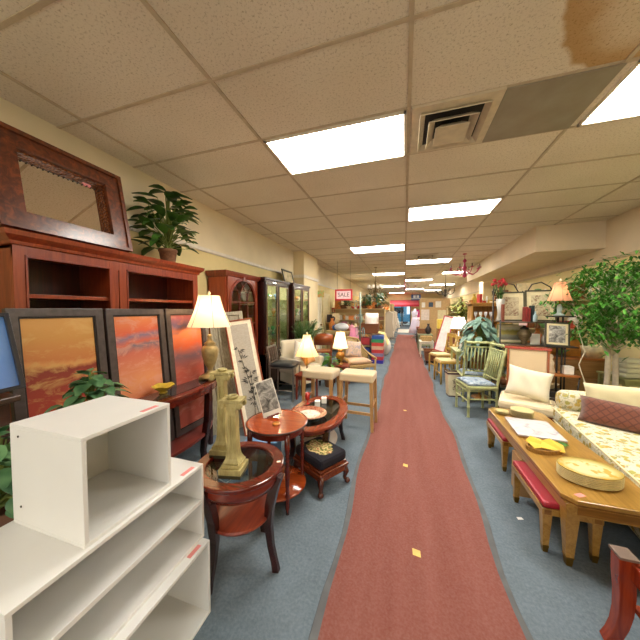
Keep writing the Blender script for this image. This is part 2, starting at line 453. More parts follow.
solo('paper_scrap', MB().prism([(-.02,-.01),(.02,-.014),(.022,.008),(-.012,.014)], 0, .001), plain('e8e8e4', .7), 'scrap of white paper on the blue carpet beside the red bench', 'paper', (.81, 2.21, .001), .4)

# ------------------------------------------------------------------ white shelf units (front left)
def shelf_unit(loc, D, L, H, lab, shelves=(), rz=0):
    """open front towards +x; origin at the base of the front right corner"""
    r = T('shelf_unit', lab, 'shelf unit', loc, rz, 'white melamine shelf units')
    th = .014
    m = MB().box(-D, -L, 0, 0, 0, th).box(-D, -L, H-th, 0, 0, H).box(-D, -L, th, 0, -L+th, H-th).box(-D, -th, th, 0, 0, H-th)
    m.build('carcass', WHITE, r, .0015)
    MB().box(-D+.004, -L+th, th, -D+.010, -th, H-th).build('back_panel', plain('dfdcd5', .5, 0, .02), r)
    for z in shelves: MB().box(-D+.012, -L+th, z-.009, -.004, -th, z+.009).build('shelf', WHITE, r, .001)
    MB().box(-.035, -.11, H, -.015, -.04, H+.001).build('price_tag', PINKTAG, r, label='pink price sticker')
    m = MB()
    for zz in (.07, H-.04):
        m.lathe([(0, 0), (.004, .0), (.004, .002), (0, .002)], n=10).rot(PI/2, 'X', len(m.v)-40).move(-D+.05, -L-.0005, zz, len(m.v)-40)
    m.build('screw_hole', plain('4a4640', .8), r)
    return r
shelf_unit((-.90, 1.05, 0), .36, .74, .37, 'white shelf unit on its side on the carpet, bottom of the stack')
shelf_unit((-.94, 1.06, .37), .40, .69, .37, 'white two-tier shelf unit, middle of the stack', (.185,))
shelf_unit((-.955, .885, .74), .37, .33, .36, 'white open cube shelf on top of the white stack')

# ------------------------------------------------------------------ cherry bookcase along the left wall
r = T('bookcase', 'tall red cherry wood bookcase with open shelves and crown along left wall', 'bookcase', (-2.5, 1.76, 0))
X0, XF = -.22, .22      # local x back/front
CA = wood('6b200c', '93401d', 'Z', .3); CI = wood('350d07', '55180c', 'Z', .4)
y0, y1, ym_ = -.76, .77, -.125
m = MB().box(X0, y0, .0, XF-.02, y0+.025, 1.93).box(X0, y1-.025, 0, XF-.02, y1, 1.93).box(X0, ym_-.03, 0, XF-.02, ym_+.03, 1.93).box(X0, y0, 1.88, XF-.02, y1, 1.93)
m.build('carcass', CA, r, .002)
MB().box(X0-.003, y0+.02, 0, X0+.01, y1-.02, 1.9).build('back_panel', CI, r)
m = MB()   # face frame
for a, b in ((y0, y0+.065), (ym_-.075, ym_-.004), (ym_+.004, ym_+.075), (y1-.075, y1)): m.box(XF-.02, a, 0, XF, b, 1.93)
m.box(XF-.02, y0, 1.83, XF-.001, y1, 1.93)
m.build('face_frame', CA, r, .002)
m = MB()
for a, b in ((y0+.055, ym_-.065), (ym_+.065, y1-.065)):
    m.box(XF-.001, a, .6, XF+.006, a+.012, 1.845).box(XF-.001, b-.012, .6, XF+.006, b, 1.845).box(XF-.001, a, 1.833, XF+.006, b, 1.845)
m.build('moulding', CHERRY, r, .001)
prof = [(0, 1.90), (.012, 1.905), (.018, 1.925), (.035, 1.94), (.05, 1.955), (.055, 1.985), (0, 1.99)]
m = MB(); n = len(prof); vs = []
for (px, pz) in prof: vs.append((X0, y0-px, pz))
for (px, pz) in prof: vs.append((XF+px, y0-px, pz))
for (px, pz) in prof: vs.append((XF+px, y1+px, pz))
for (px, pz) in prof: vs.append((X0, y1+px, pz))
fs = [(q*n+i, (q+1)*n+i, (q+1)*n+i+1, q*n+i+1) for q in range(3) for i in range(n-1)]
m.add(vs, fs).box(X0, y0, 1.93, XF, y1, 1.989); m.build('crown', CA, r)
for z in (1.59, 1.28, .97, .66):
    for a, b in ((y0+.025, ym_-.03), (ym_+.03, y1-.025)): MB().box(X0+.01, a, z-.013, XF-.022, b, z+.013).build('shelf', CA, r, .001)
for a, b in ((y0+.065, ym_-.075), (ym_+.075, y1-.075)):
    d = MB().box(XF-.02, a+.003, .1, XF-.002, b-.003, .6)
    d = d.build('door', CA, r, .003); MB().ball((XF+.012, (a+b)/2, .5), .014).build('knob', BRASS, d)

# shadow-box mirror on top
def frame_fn(name, W, H, fw, dep, fm, back, lab, cat, loc, rz, tilt=0, roll=0, group=None, lip=None, mat_w=0, mat_m=None, art_name='picture', recess=.5, extra=None, bev=.003):
    r = T(name, lab, cat, loc, rz, group, tilt, roll)
    m = MB().frame_xz(-W/2, 0, W/2, H, fw, -dep, 0); m.build('frame', fm, r, bev)
    if lip: MB().frame_xz(-W/2+fw-.002, fw-.002, W/2-fw+.002, H-fw+.002, .012, -dep*.75, -dep*.4).build('liner', lip, r)
    i = fw
    if mat_w:
        MB().frame_xz(-W/2+fw, fw, W/2-fw, H-fw, mat_w, -dep*recess, -dep*recess+.003).build('mat_board', mat_m, r); i += mat_w
    MB().box(-W/2+i-.002, -dep*recess+.002, i-.002, W/2-i+.002, -.002, H-i+.002).build(art_name, back, r)
    if extra: extra(r)
    return r
MIR = NT('mirror_glass').base('e8e2d8', .02, 1.0)
t = NT('dark_antique_wood'); n = t.noise(t.co((3,3,3)), 6, 5, .65, 1)
t.base(t.ramp(n, [(.25, '2c150c'), (.5, '5c2c16'), (.8, '944a20')]), .3, 0, .5, .3); ANT = t.m
t = NT('gilt_carved'); v = t.vor(t.co(), 60); t.base(t.ramp(v, [(.1, 'a8622a'), (.6, '5a2a14')]), .35, .4); t.bump(v, .8, .01); GILT = t.m
def mir_extra(r):
    m = MB()
    W, H, fw = .80, .68, .13
    m.frame_xz(-W/2-.012, -.0, W/2+.012, H+.01, .03, -.135, -.118); m.build('outer_bead', ANT, r)
    m = MB()
    for k in range(18):
        m.ball((-.26+.52*k/17, -.055, H-fw-.028), .006, n=8)
    m.build('bead_row', plain('2b1a12', .4), r)
    MB().box(.14, -.054, .52, .20, -.052, .545).build('price_tag', PINKTAG, r)
frame_fn('framed_mirror', .80, .69, .125, .12, ANT, MIR, 'dark antique wood framed mirror leaning on wall on top of cherry bookcase', 'mirror', (-2.46, 1.39, 1.998), rad(90), rad(-11), lip=GILT, art_name='mirror_glass', recess=.42, extra=mir_extra)

# plant generator
def pot(r, rad_, h, m_, soil=True):
    MB().lathe([(rad_*.72, 0), (rad_*.78, .01), (rad_, h*.82), (rad_*1.08, h*.84), (rad_*1.08, h), (rad_*.96, h), (rad_*.9, h*.86), (.0, h*.84)], n=22).build('pot', m_, r)
def leafy(name, lab, cat, loc, potr, poth, potm, n, spread, height, L, W, lm, z0=None, up=.5, stem=True, seed=3, group=None, droop=.4, leaves='foliage', clamp=None):
    r = T(name, lab, cat, loc, 0, group); rr = random.Random(seed)
    if potr: pot(r, potr, poth, potm)
    m = MB(); st = MB(); z0 = poth if z0 is None else z0
    for k in range(n):
        a = rr.uniform(0, 2*PI); t = (k+.5)/n; h = height*t**.9; rr_ = spread*(math.sin(PI*min(1, .25+.75*t)))*rr.uniform(.35, 1)
        p = Vector((rr_*math.cos(a)*.55, rr_*math.sin(a)*.55, z0+h*rr.uniform(.8, 1.1)))
        d = Vector((math.cos(a), math.sin(a), rr.uniform(-.3, up)))
        st.tube([(0, 0, z0-.02+h*.35), (p.x*.6, p.y*.6, z0+h*.8), p], [.004, .003, .002], 4)
        m.leaf(p, d, L*rr.uniform(.7, 1.15), W*rr.uniform(.75, 1.1), droop*rr.uniform(.4, 1.3))
    if clamp:
        for q in m.v + st.v: q.x = min(max(q.x, clamp[0]), clamp[1]); q.y = min(max(q.y, clamp[2]), clamp[3]); q.z = max(q.z, clamp[4])
    m.build(leaves, lm, r); st.build('stem', plain('6b7a34', .7), r)
    return r
LM1 = leafmat('1f3a14', '4d7a2b'); LM2 = leafmat('335c3a', '6f9a66'); LM3 = leafmat('2c5a1f', '5f9638'); LM4 = leafmat('2f6a45', '6ba57e'); LM5 = leafmat('2e4f22', '6f8f3a')
leafy('potted_plant', 'bushy green plant in a woven brown basket pot on top of cherry bookcase', 'plant', (-2.44, 2.28, 1.99), .085, .16, plain('7a5236', .8, 0, .3, 30, .5), 84, .46, .62, .20, .115, LM1, up=.6, seed=5, clamp=(-.27, .6, -.6, .7, 0))

# three abstract paintings
def abstract(seed, stops, h, grey=None):
    t = NT('abstract_painting'); v = t.co((1, 1, 1), (seed*3.1, 0, seed)); z = t.xyz(t.co())[2]
    n1 = t.noise(v, 2.2, 5, .65, .8); n2 = t.noise(t.co((2.5, 1, 5), (seed, seed, 0)), 2.5, 5, .7, .6)
    f = t.math('ADD', t.math('DIVIDE', z, h), t.math('MULTIPLY', t.math('SUBTRACT', n1, .5), .12))
    c = t.ramp(f, stops)
    c = t.mix(t.ramp(n2, [(.48, 0.0), (.62, .7)]), c, grey or 'e0985a')
    t.base(c, .55, 0, .4); t.bump(n2, .15, .003); return t.m
PH = 1.24
A1 = abstract(1, [(.0, '962a20'), (.45, 'a33826'), (.68, '82301f'), (.705, 'c98c4c'), (.73, 'b8703a'), (.84, 'b98440'), (1, 'c4924e')], PH, 'c49a58')
A2 = abstract(2, [(.3, 'b8583c'), (.5, 'c98458'), (.70, 'b8604a'), (.745, '66606c'), (.77, 'c25a3c'), (.81, '77667a'), (.84, 'c85a38'), (.95, 'cc7a44'), (1, 'b0544e')], PH, 'c88a74')
A3 = abstract(3, [(.3, 'a04a3c'), (.5, 'b65848'), (.62, '765c68'), (.70, 'cc5e38'), (.80, 'd87c4c'), (.83, 'cc7250'), (.86, '6e6076'), (.93, 'a5565a'), (1, 'b8645c')], PH, 'b87466')
t = NT('painting_frame'); t.base(t.ramp(t.noise(t.co((3,3,3)), 8, 3), [(.3, '3a302e'), (.7, '4d4240')]), .35, 0, .5, .2); PF = t.m
for i, (y, A, lab) in enumerate(((1.165, A1, 'ochre over red abstract painting in dark frame, left of three against the bookcase'), (1.70, A2, 'orange and grey striped abstract painting in dark frame, middle of the three'), (2.235, A3, 'orange and mauve abstract painting in dark frame behind the table lamp'))):
    frame_fn('framed_painting', .515, PH, .052, .035, PF, A, lab, 'painting', (-2.09, y, .272), rad(90), rad(-5), group='abstract paintings along the bookcase', lip=plain('17100f', .5), art_name='canvas', recess=.6)

# console table in front of the paintings
r = T('console_table', 'dark mahogany console table with inset glass top, bowed front and lower shelf', 'table', (-1.98, 1.88, 0))
def bow(xb, xf, hy, n=24, inset=0):
    pts = []
    for k in range(n+1):
        t = -1 + 2*k/n; pts.append((xb+(xf-xb)*(1-abs(t)**2.4*.62), t*hy))
    return [(xb, -hy)] + pts + [(xb, hy)]
m = MB(); outer = bow(-.10, .20, .62); m.prism(outer, .745, .775); m.build('tabletop', MAHOG, r, .004)
m = MB().prism(bow(-.08, .18, .59), .69, .745); m.build('apron', MAHOG, r)
m = MB().prism(bow(-.06, .13, .46), .7755, .778); m.build('glass_inset', NT('dark_glass').base('3a3434', .06, .2, .9), r)
m = MB().prism(bow(-.2, .13, .60), .245, .27); m.build('lower_shelf', wood('5a1c16', '7a3026', 'Y', .3), r, .003)
for yy in (-.45, .30):
    pts = [(.12, yy, .74), (.125, yy, .6), (.11, yy, .4), (.07, yy, .2), (.05, yy, .08), (.06, yy, .0)]
    MB().tube(pts, [.030, .032, .032, .030, .026, .026], 4, smooth=False, flat=(1, .75)).build('leg', MAHOG_D, r, .003)
for yy in (-.55, .55): MB().box(-.09, yy-.02, 0, -.05, yy+.02, .70).build('leg', MAHOG_D, r, .003)
# bowl
m = MB().lathe([(.03, 0), (.035, .006), (.02, .012), (.05, .03), (.085, .062), (.09, .068), (.082, .064), (.045, .034), (0, .022)], n=24)
for q in m.v: q.z += .006*math.sin(5*math.atan2(q.y, q.x)) * (q.z/.07)
solo('bowl', m, plain('b3982c', .3, 0, .25, 20), 'yellow green glazed bowl on the mahogany console table', 'bowl', (-1.99, 1.78, .779))

# table lamp
def lamp(name, lab, loc, prof, basem, H0, H1, r0, r1, shade, watt, group=None, stem=.008, ribs=0, curve=.35, bulbc=(1,.74,.46), finial=True, feet=False):
    """prof: base lathe; shade from H0 (r0) up to H1 (r1)"""
    r = T(name, lab, 'lamp', loc, 0, group)
    MB().lathe(prof, n=22).build('base', basem, r)
    MB().tube([(0,0,prof[-1][1]-.01), (0,0,H1+.03)], stem, 8).build('pole', BRASS, r)
    m = MB(); N = 28; K = 7; vs = []; fs = []
    for k in range(K+1):
        t = k/K; rr = r1 + (r0-r1)*((1-t)**(1+curve*2)*.6+(1-t)*.4)
        for j in range(N): a = 2*PI*j/N; vs.append((rr*math.cos(a), rr*math.sin(a), H0+(H1-H0)*t))
    for k in range(K):
        for j in range(N): j2 = (j+1)%N; fs.append((k*N+j, k*N+j2, (k+1)*N+j2, (k+1)*N+j))
    m.add(vs, fs, 0, True); sh = m.build('lamp_shade', shade, r)
    if ribs:
        m = MB()
        for j in range(ribs):
            a = 2*PI*j/ribs+.35; m.tube([(vs[k*N][0]*math.cos(a)*1.005, vs[k*N][0]*math.sin(a)*1.005, vs[k*N][2]) for k in range(K+1)], .0025, 5)
        m.build('shade_rib', plain('8d7a60', .6), sh)
    m = MB()
    for a in range(3): m.tube([(0,0,H1-.01), (r1*math.cos(a*2.1), r1*math.sin(a*2.1), H1)], .002, 4)
    m.build('spider', BRASS, r)
    if finial: MB().lathe([(.004, H1), (.014, H1+.02), (.016, H1+.03), (.006, H1+.045), (0, H1+.05)], n=12).build('finial', plain('e0d0a8', .3), r)
    if watt: bulb(r, H0+(H1-H0)*.5, watt, bulbc)
    return r
GOLDP = plain('a08a58', .45, .25, .3, 18, .3)
L1 = lamp('table_lamp', 'large table lamp with cream bell shade and carved gold urn base on console', (-1.93, 2.30, .778),
     [(.10, .02), (.105, .035), (.075, .05), (.04, .07), (.022, .10), (.03, .12), (.055, .16), (.08, .25), (.085, .31), (.07, .345), (.045, .36), (.06, .375), (.03, .40), (.018, .43), (.026, .45), (.012, .47)],
     GOLDP, .55, .87, .215, .105, shade_mat('f2dfc4', GLOW*.3, 'ffd9a8'), 3.5, ribs=6)
m = MB()
for k in range(4):
    a = PI/4+PI/2*k; m.lathe([(.0, 0), (.026, .0), (.03, .02), (.02, .04), (0, .045)], (.085*math.cos(a), .085*math.sin(a)), 10)
m.build('foot', GOLDP, L1)

# blue picture on a dark cabinet at the far left
r = T('cabinet', 'dark wood cabinet with gold inlaid lines at the left photo edge', 'cabinet', (-2.0, .50, 0))
MB().box(-.22, -.27, 0, .20, .26, 1.06).build('body', wood('2e1610', '472218', 'Z', .3), r, .004)
MB().box(-.24, -.29, 1.06, .235, .285, 1.09).build('top', wood('33201a', '4d342a', 'Y', .3), r, .006)
m = MB().frame_xz(-.22, .1, .20, .96, .008, -.002, .001).rot(PI/2).move(.20, 0, 0); m.build('inlay', BRASS, r)
t = NT('blue_canvas'); v = t.co((1,1,1)); z = t.xyz(v)[2]
t.base(t.mix(t.ramp(t.noise(v, 5, 4), [(.4, 0.0), (.7, .4)]), t.ramp(z, [(.0, '4f74b8'), (.3, '5f8fd6')]), '88a8d8'), .35, 0, .5, .2)
frame_fn('framed_picture', .46, .37, .018, .03, plain('23242c', .3), t.m, 'blue picture in a thin black frame standing on the dark cabinet', 'picture', (-1.81, .575, 1.10), rad(82), rad(-9), rad(-5), art_name='canvas')
leafy('potted_ivy', 'light green leafy plant behind the white cube shelf', 'plant', (-1.62, 1.0, 0), .10, .8, plain('7c5c3c', .8), 90, .26, .36, .095, .075, LM2, up=.5, seed=9)
leafy('potted_ivy', 'green leafy plant in front of the dark inlaid cabinet at left', 'plant', (-1.58, .62, 0), .10, .70, plain('6e4a34', .8), 70, .26, .30, .085, .065, LM2, up=.3, seed=12)
# palm at left edge
def palm(name, lab, loc, n, L, potr, poth, potm, lm, seed=2, h0=.5, lw=.02, group=None, up=(.5, 1.4), leafl=.22, amin=0, amax=2*PI, clamp=None):
    r = T(name, lab, 'plant', loc, 0, group); rr = random.Random(seed)
    pot(r, potr, poth, potm)
    m = MB(); st = MB()
    for k in range(n):
        a = rr.uniform(amin, amax); u = rr.uniform(*up); d = Vector((math.cos(a), math.sin(a), u)).normalized(); LL = L*rr.uniform(.7, 1.1)
        pts = [Vector((0, 0, poth)) + d*LL*s - Vector((0, 0, LL*.55*s*s)) + Vector((0,0,h0*min(1, s*2)))*.0 + Vector((0,0,h0*s**.5)) for s in [i/9 for i in range(10)]]
        st.tube(pts, [.006*(1-.08*i) for i in range(10)], 4)
        for i in range(3, 10):
            dd = (pts[i]-pts[i-1]).normalized(); sd = dd.cross(Vector((0,0,1))).normalized()
            for s_ in (-1, 1):
                for q in (0, .5):
                    m.leaf(pts[i-1].lerp(pts[i], q), dd*.8+sd*s_*.8+Vector((0,0,-.15)), leafl*(1.15-.06*i), lw, .25, n=3)
    if clamp:
        for q in m.v + st.v: q.x = min(max(q.x, clamp[0]), clamp[1]); q.y = min(max(q.y, clamp[2]), clamp[3]); q.z = max(q.z, clamp[4])
    m.build('frond', lm, r); st.build('stem', plain('5f7a36', .6), r); return r
palm('potted_palm', 'feathery palm with fronds reaching in over the dark cabinet at left', (-2.35, .12, 0), 11, .75, .14, .9, plain('5c3c28', .8), leafmat('4f7030', '8aa05a'), 4, .75, .016, up=(.1, .8), amin=.3, amax=1.9)
# ------------------------------------------------------------------ end tables, left foreground
def saber(x, y, a, z1, r1, r0, th=.026, bulge=.02):
    """saber leg: from under top at radius r1 to the floor at r0"""
    ca, sa = math.cos(a), math.sin(a); pts = []
    for t in (0, .15, .35, .55, .75, .9, 1):
        rr = r1*(1-t)+r0*t - .055*math.sin(PI*min(1, t*1.02)) + bulge*0
        pts.append((x+ca*rr, y+sa*rr, z1*(1-t)))
    return MB().tube(pts, [th*1.15, th*1.1, th, th*.88, th*.75, th*.72, th*.8], 4, smooth=False, flat=(1, .8))
r = T('end_table', 'round dark cherry end table with glass centre and saber legs holding brass candlesticks', 'table', (-.915, 1.335, 0))
m = MB().ring(0, 0, .255, .255, .19, .19, .575, .60, 48); m.build('tabletop', MAHOG, r, .006)
m = MB(); n = 48
m.lathe([(.238, .575), (.245, .55), (.235, .52), (.212, .49), (.202, .49), (.22, .52), (.22, .575)], n=48, cap=False); m.build('apron', wood('5a1c12', '7c2c18', 'X', .22, 1, .5), r)
MB().lathe([(0, .582), (.192, .582), (.192, .589), (0, .589)], n=40, smooth=False).build('glass_inset', glass_mat('dce8ec', .05), r)
MB().lathe([(0, .30), (.18, .30), (.185, .31), (.18, .32), (0, .32)], n=40, smooth=False).build('lower_shelf', CHERRY_H, r)
for a in (0, -104, 84, 178): saber(0, 0, rad(a), .575, .247, .232, .025).build('leg', MAHOG_D, r, .003)
m = MB().box(-.012, -.008, .6, .012, .008, .6015).rot(.5).move(.215, .07, 0); m.build('price_tag', plain('e8dfc8', .7), r)

t = NT('aged_brass_wood'); n = t.noise(t.co((6, 6, 1.5)), 7, 4, .6); t.base(t.ramp(n, [(.3, '938450'), (.7, 'bcae74')]), .5, .1, .5); t.bump(n, .15, .004); COLM = t.m
def candlestick(loc, H, lab, rz):
    r = T('column_candlestick', lab, 'candlestick', loc, rz, 'column candlesticks')
    MB().box(-.062, -.062, 0, .062, .062, .018).build('plinth', plain('3c3418', .6), r, .001)
    MB().box(-.062, -.062, .018, .062, .062, .048).box(-.05, -.05, .048, .05, .05, .068).box(-.044, -.044, .068, .044, .044, .078).build('base', COLM, r, .002)
    m = MB(); zs = [.078, .095, .12, .16, H-.1, H-.075]; ws = [.042, .034, .029, .027, .022, .024]
    vs = []; fs = []
    for z, w_ in zip(zs, ws): vs += [(-w_,-w_,z), (w_,-w_,z), (w_,w_,z), (-w_,w_,z)]
    for i in range(len(zs)-1):
        for k in range(4): k2 = (k+1)%4; fs.append((i*4+k, i*4+k2, i*4+4+k2, i*4+4+k))
    m.add(vs, fs + [(len(vs)-4, len(vs)-3, len(vs)-2, len(vs)-1)]); 
    for s_ in (-.008, .008): m.box(s_-.0025, -.031, .14, s_+.0025, -.022, H-.11)
    m.build('shaft', COLM, r, .001)
    m = MB().box(-.028, -.028, H-.078, .028, .028, H-.06)
    for sx in (-1, 1):
        for sy in (-1, 1):
            vs0 = len(m.v); m.lathe([(0, -.012), (.016, -.012), (.019, -.004), (.019, .004), (.016, .012), (0, .012)], n=14); m.rot(PI/2, 'X', vs0); m.move(sx*.047, sy*.032, H-.05, vs0)
    m.box(-.046, -.034, H-.058, .046, .034, H-.038).prism([(-.060,-.05),(-.02,-.04),(.02,-.04),(.060,-.05),(.060,.05),(.02,.04),(-.02,.04),(-.060,.05)], H-.034, H-.018)
    m.build('capital', COLM, r, .002)
    MB().lathe([(.026, H-.018), (.03, H-.006), (.024, H), (.016, H-.002), (.016, H-.01), (0, H-.01)], n=20).build('candle_cup', COLM, r)
    MB().lathe([(0, H-.0098), (.0155, H-.0098), (.0155, H-.0088), (0, H-.0088)], n=16).build('socket', plain('22201c', .5), r)
    return r
candlestick((-.90, 1.25, .5895), .44, 'shorter brass coloured column candlestick in front on glass end table', rad(12))
candlestick((-1.085, 1.40, .5895), .545, 'taller brass coloured column candlestick behind on glass end table', rad(12))

# round two-tier table
t = NT('polished_cherry'); n = t.noise(t.co((2, 12, 12)), 3, 4, .6, 1); t.base(t.ramp(n, [(.3, '8a3212'), (.7, 'b2501f')]), .16, 0, .5, .7); PCH = t.m
r = T('round_side_table', 'round two-tier cherry side table with turned legs beside the glass end table', 'table', (-.955, 1.895, 0))
MB().lathe([(0, .595), (.225, .595), (.225, .603), (.238, .607), (.244, .615), (.238, .621), (.22, .62), (0, .62)], n=48).build('tabletop', PCH, r)
MB().lathe([(.239, .606), (.2455, .612), (.2455, .618), (.239, .6215)], n=48, cap=False).build('rim', plain('4a2a1e', .3), r)
MB().ring(0, 0, .215, .215, .195, .195, .555, .596, 40).build('apron', MAHOG, r)
MB().lathe([(0, .11), (.225, .11), (.23, .12), (.225, .13), (0, .13)], n=40).build('lower_shelf', PCH, r)
TURN = [(.013, 0), (.012, .03), (.018, .05), (.018, .14), (.013, .15), (.017, .17), (.012, .19), (.014, .21), (.018, .30), (.014, .36), (.019, .375), (.012, .39), (.019, .405), (.012, .42), (.019, .435), (.014, .45), (.02, .47), (.02, .596)]
for sx in (-1, 1):
    for sy in (-1, 1): MB().lathe(TURN, (sx*.155, sy*.15), 12).build('leg', MAHOG, r)
# sketch print on a little stand
t = NT('bw_sketch'); v = t.co((1,1,1)); n = t.noise(v, 11, 5, .7, 1.0); t.base(t.ramp(n, [(.36, '383634'), (.5, '908d86'), (.62, 'd2cfc6')], 'LINEAR'), .5); SKE = t.m
r = T('print_on_stand', 'black and white sketch print leaning on a small wooden stand on round table', 'picture', (-1.02, 1.95, .628), rad(36), None, rad(-17), rad(-14))
MB().box(-.075, -.008, .0, .075, 0, .30).build('mount_board', plain('e9e5d8', .6), r)
MB().box(-.068, -.010, .045, .068, -.0085, .292).build('print', SKE, r)
MB().box(-.05, -.03, -.004, .05, -.008, .012).tube([(0, .002, .0), (0, .075, .03)], .006, 6).tube([(0, .004, .18), (0, .075, .03)], .005, 6).build('easel', CHERRY, r)
solo('wooden_coaster', MB().lathe([(0, 0), (.03, 0), (.032, .004), (.03, .008), (0, .008)], n=20), plain('c07828', .35), 'small round amber wooden coaster in front of the sketch print', 'coaster', (-.93, 1.83, .6222))

# oval coffee table with glass top
r = T('oval_coffee_table', 'oval dark cherry coffee table with dark glass top and saber legs', 'table', (-.84, 2.63, 0))
MB().ring(0, 0, .29, .50, .20, .40, .425, .45, 56).build('tabletop', wood('6e2414', '96401f', 'Y', .2, 1, .6), r, .006)
m = MB().lathe([(.27, .425), (.275, .40), (.25, .365), (.24, .365), (.255, .40), (.25, .425)], n=56, sx=1, sy=1.76, cap=False); m.build('apron', wood('4e1a12', '742818', 'Y', .22, 1, .5), r)
MB().lathe([(0, .432), (.203, .432), (.203, .44), (0, .44)], n=48, sx=1, sy=2.0, smooth=False).build('glass_top', glass_mat('8f9a98', .16), r)
MB().lathe([(0, .12), (.18, .12), (.185, .13), (.18, .14), (0, .14)], n=48, sx=1, sy=1.7).build('lower_shelf', wood('8d7a68', 'a6937e', 'Y', .4), r)
for sx in (-1, 1):
    for sy in (-1, 1):
        a = math.atan2(sy*.36, sx*.19); saber(0, 0, a, .42, .40, .40, .026).build('leg', MAHOG_D, r, .003)
# on it
def zdisc(rs, z): return [(0, z)] + rs
t = NT('painted_plate'); v = t.co(); d = t.n.new('ShaderNodeVectorMath'); d.operation = 'LENGTH'; t.l.new(v, d.inputs[0])
n = t.noise(v, 26, 3, .6, 1); inner = t.mix(t.ramp(n, [(.5, 0.0), (.6, .8)]), 'e6ded0', 'a9a18e')
t.base(t.mix(t.ramp(d.outputs['Value'], [(.108, 0.0), (.112, 1.0)]), inner, t.mix(t.ramp(n, [(.4, 0.0), (.6, 1.0)]), '8d4430', 'c68a6c')), .25, 0, .5, .5)
m = MB().lathe([(.07, 0), (.09, .003), (.115, .012), (.172, .028), (.176, .032), (.17, .031), (.112, .016), (.08, .010), (0, .009)], n=40)
solo('decorative_plate', m, t.m, 'large round plate with brown rim and pale patterned centre on oval coffee table', 'plate', (-.89, 2.47, .4505))
CAN = plain('f0ece2', .5)
for i, (x, y, lab) in enumerate(((-.90, 2.76, 'nearer'), (-.86, 2.88, 'farther'))):
    r = T('candle', 'square white candle on oval coffee table, the ' + lab + ' of two', 'candle', (x, y, .441), .3, 'white square candles')
    MB().box(-.03, -.03, 0, .03, .03, .065).build('wax', CAN, r, .006); MB().tube([(0,0,.064), (0,.002,.075)], .0012, 5).build('wick', BLACKM, r)
r = T('red_goblet', 'red glass goblet with flowers painted on it at the back of coffee table', 'vase', (-1.03, 2.80, .441))
MB().lathe([(.03, 0), (.03, .006), (.006, .012), (.006, .03), (.022, .05), (.027, .08), (.024, .125), (.022, .125), (.024, .08), (.016, .055), (0, .05)], n=20).build('bowl', plain('b3261c', .15, 0, .3, 25, 0, .6), r)
MB().lathe([(.0, .055), (.020, .07), (.022, .09), (0, .09)], n=16).build('candle_fill', plain('d2582f', .4), r)

# footstool
t = NT('needlepoint'); v = t.co(); n = t.vor(v, 34, 'Color'); n2 = t.noise(v, 24, 2)
d = t.n.new('ShaderNodeVectorMath'); d.operation = 'LENGTH'; t.l.new(t.co((1, 1.25, 0)), d.inputs[0])
msk = t.ramp(t.math('ADD', d.outputs['Value'], t.math('MULTIPLY', t.noise(v, 22, 3), .11)), [(.185, 1.0), (.195, 0.0)])
fl = t.ramp(n2, [(.38, '5f6030'), (.44, 'a89a5c'), (.50, 'd9c890'), (.55, 'b5664c'), (.60, '7a8048')])
t.base(t.mix(msk, '26242a', fl), .9, 0, .2); t.bump(t.noise(v, 200, 2), .3, .003); NEE = t.m
r = T('footstool', 'small carved mahogany footstool with black needlepoint flower cushion', 'footstool', (-.69, 2.20, 0), rad(-32))
m = MB().box(-.18, -.15, .205, .18, .15, .295); m.build('cushion', NEE, r, .028)
m = MB().frame_xz(-.185, -.155, .185, .155, .03, -.17, -.11).rot(-PI/2, 'X'); 
m = MB().box(-.185, -.155, .12, .185, .155, .17).box(-.192, -.162, .165, .192, .162, .185).box(-.178, -.148, .185, .178, .148, .21); m.build('frame', wood('4e1d10', '7d3c1c', 'X', .25, 1, .4), r, .005)
for sx in (-1, 1):
    for sy in (-1, 1):
        MB().tube([(sx*.16, sy*.13, .15), (sx*.175, sy*.145, .10), (sx*.165, sy*.135, .05), (sx*.178, sy*.148, .025)], [.03, .026, .016, .022], 8).ball((sx*.182, sy*.152, .024), .026, .026, .024, 10).build('leg', wood('3a140c', '5c2814', 'Z', .25), r)
# blue crate behind the round table
r = T('storage_box', 'blue plastic storage box on the floor behind the round side table', 'box', (-1.27, 2.25, 0), .3)
MB().box(-.14, -.17, 0, .14, .17, .28).build('body', plain('4d77a0', .4), r, .012); MB().box(-.15, -.18, .28, .15, .18, .31).build('lid', plain('5a86b0', .4), r, .006)
# power cable near the console
m = MB().tube([(-2.0,2.66,.006), (-1.8,2.55,.006), (-1.66,2.33,.006), (-1.72,2.1,.006), (-1.6,1.95,.006), (-1.45,1.9,.006), (-1.42,2.05,.006)], .005, 6)
solo('power_cord', m, plain('dcd8d0', .5), 'white power cord on the carpet by the console table', 'cord')

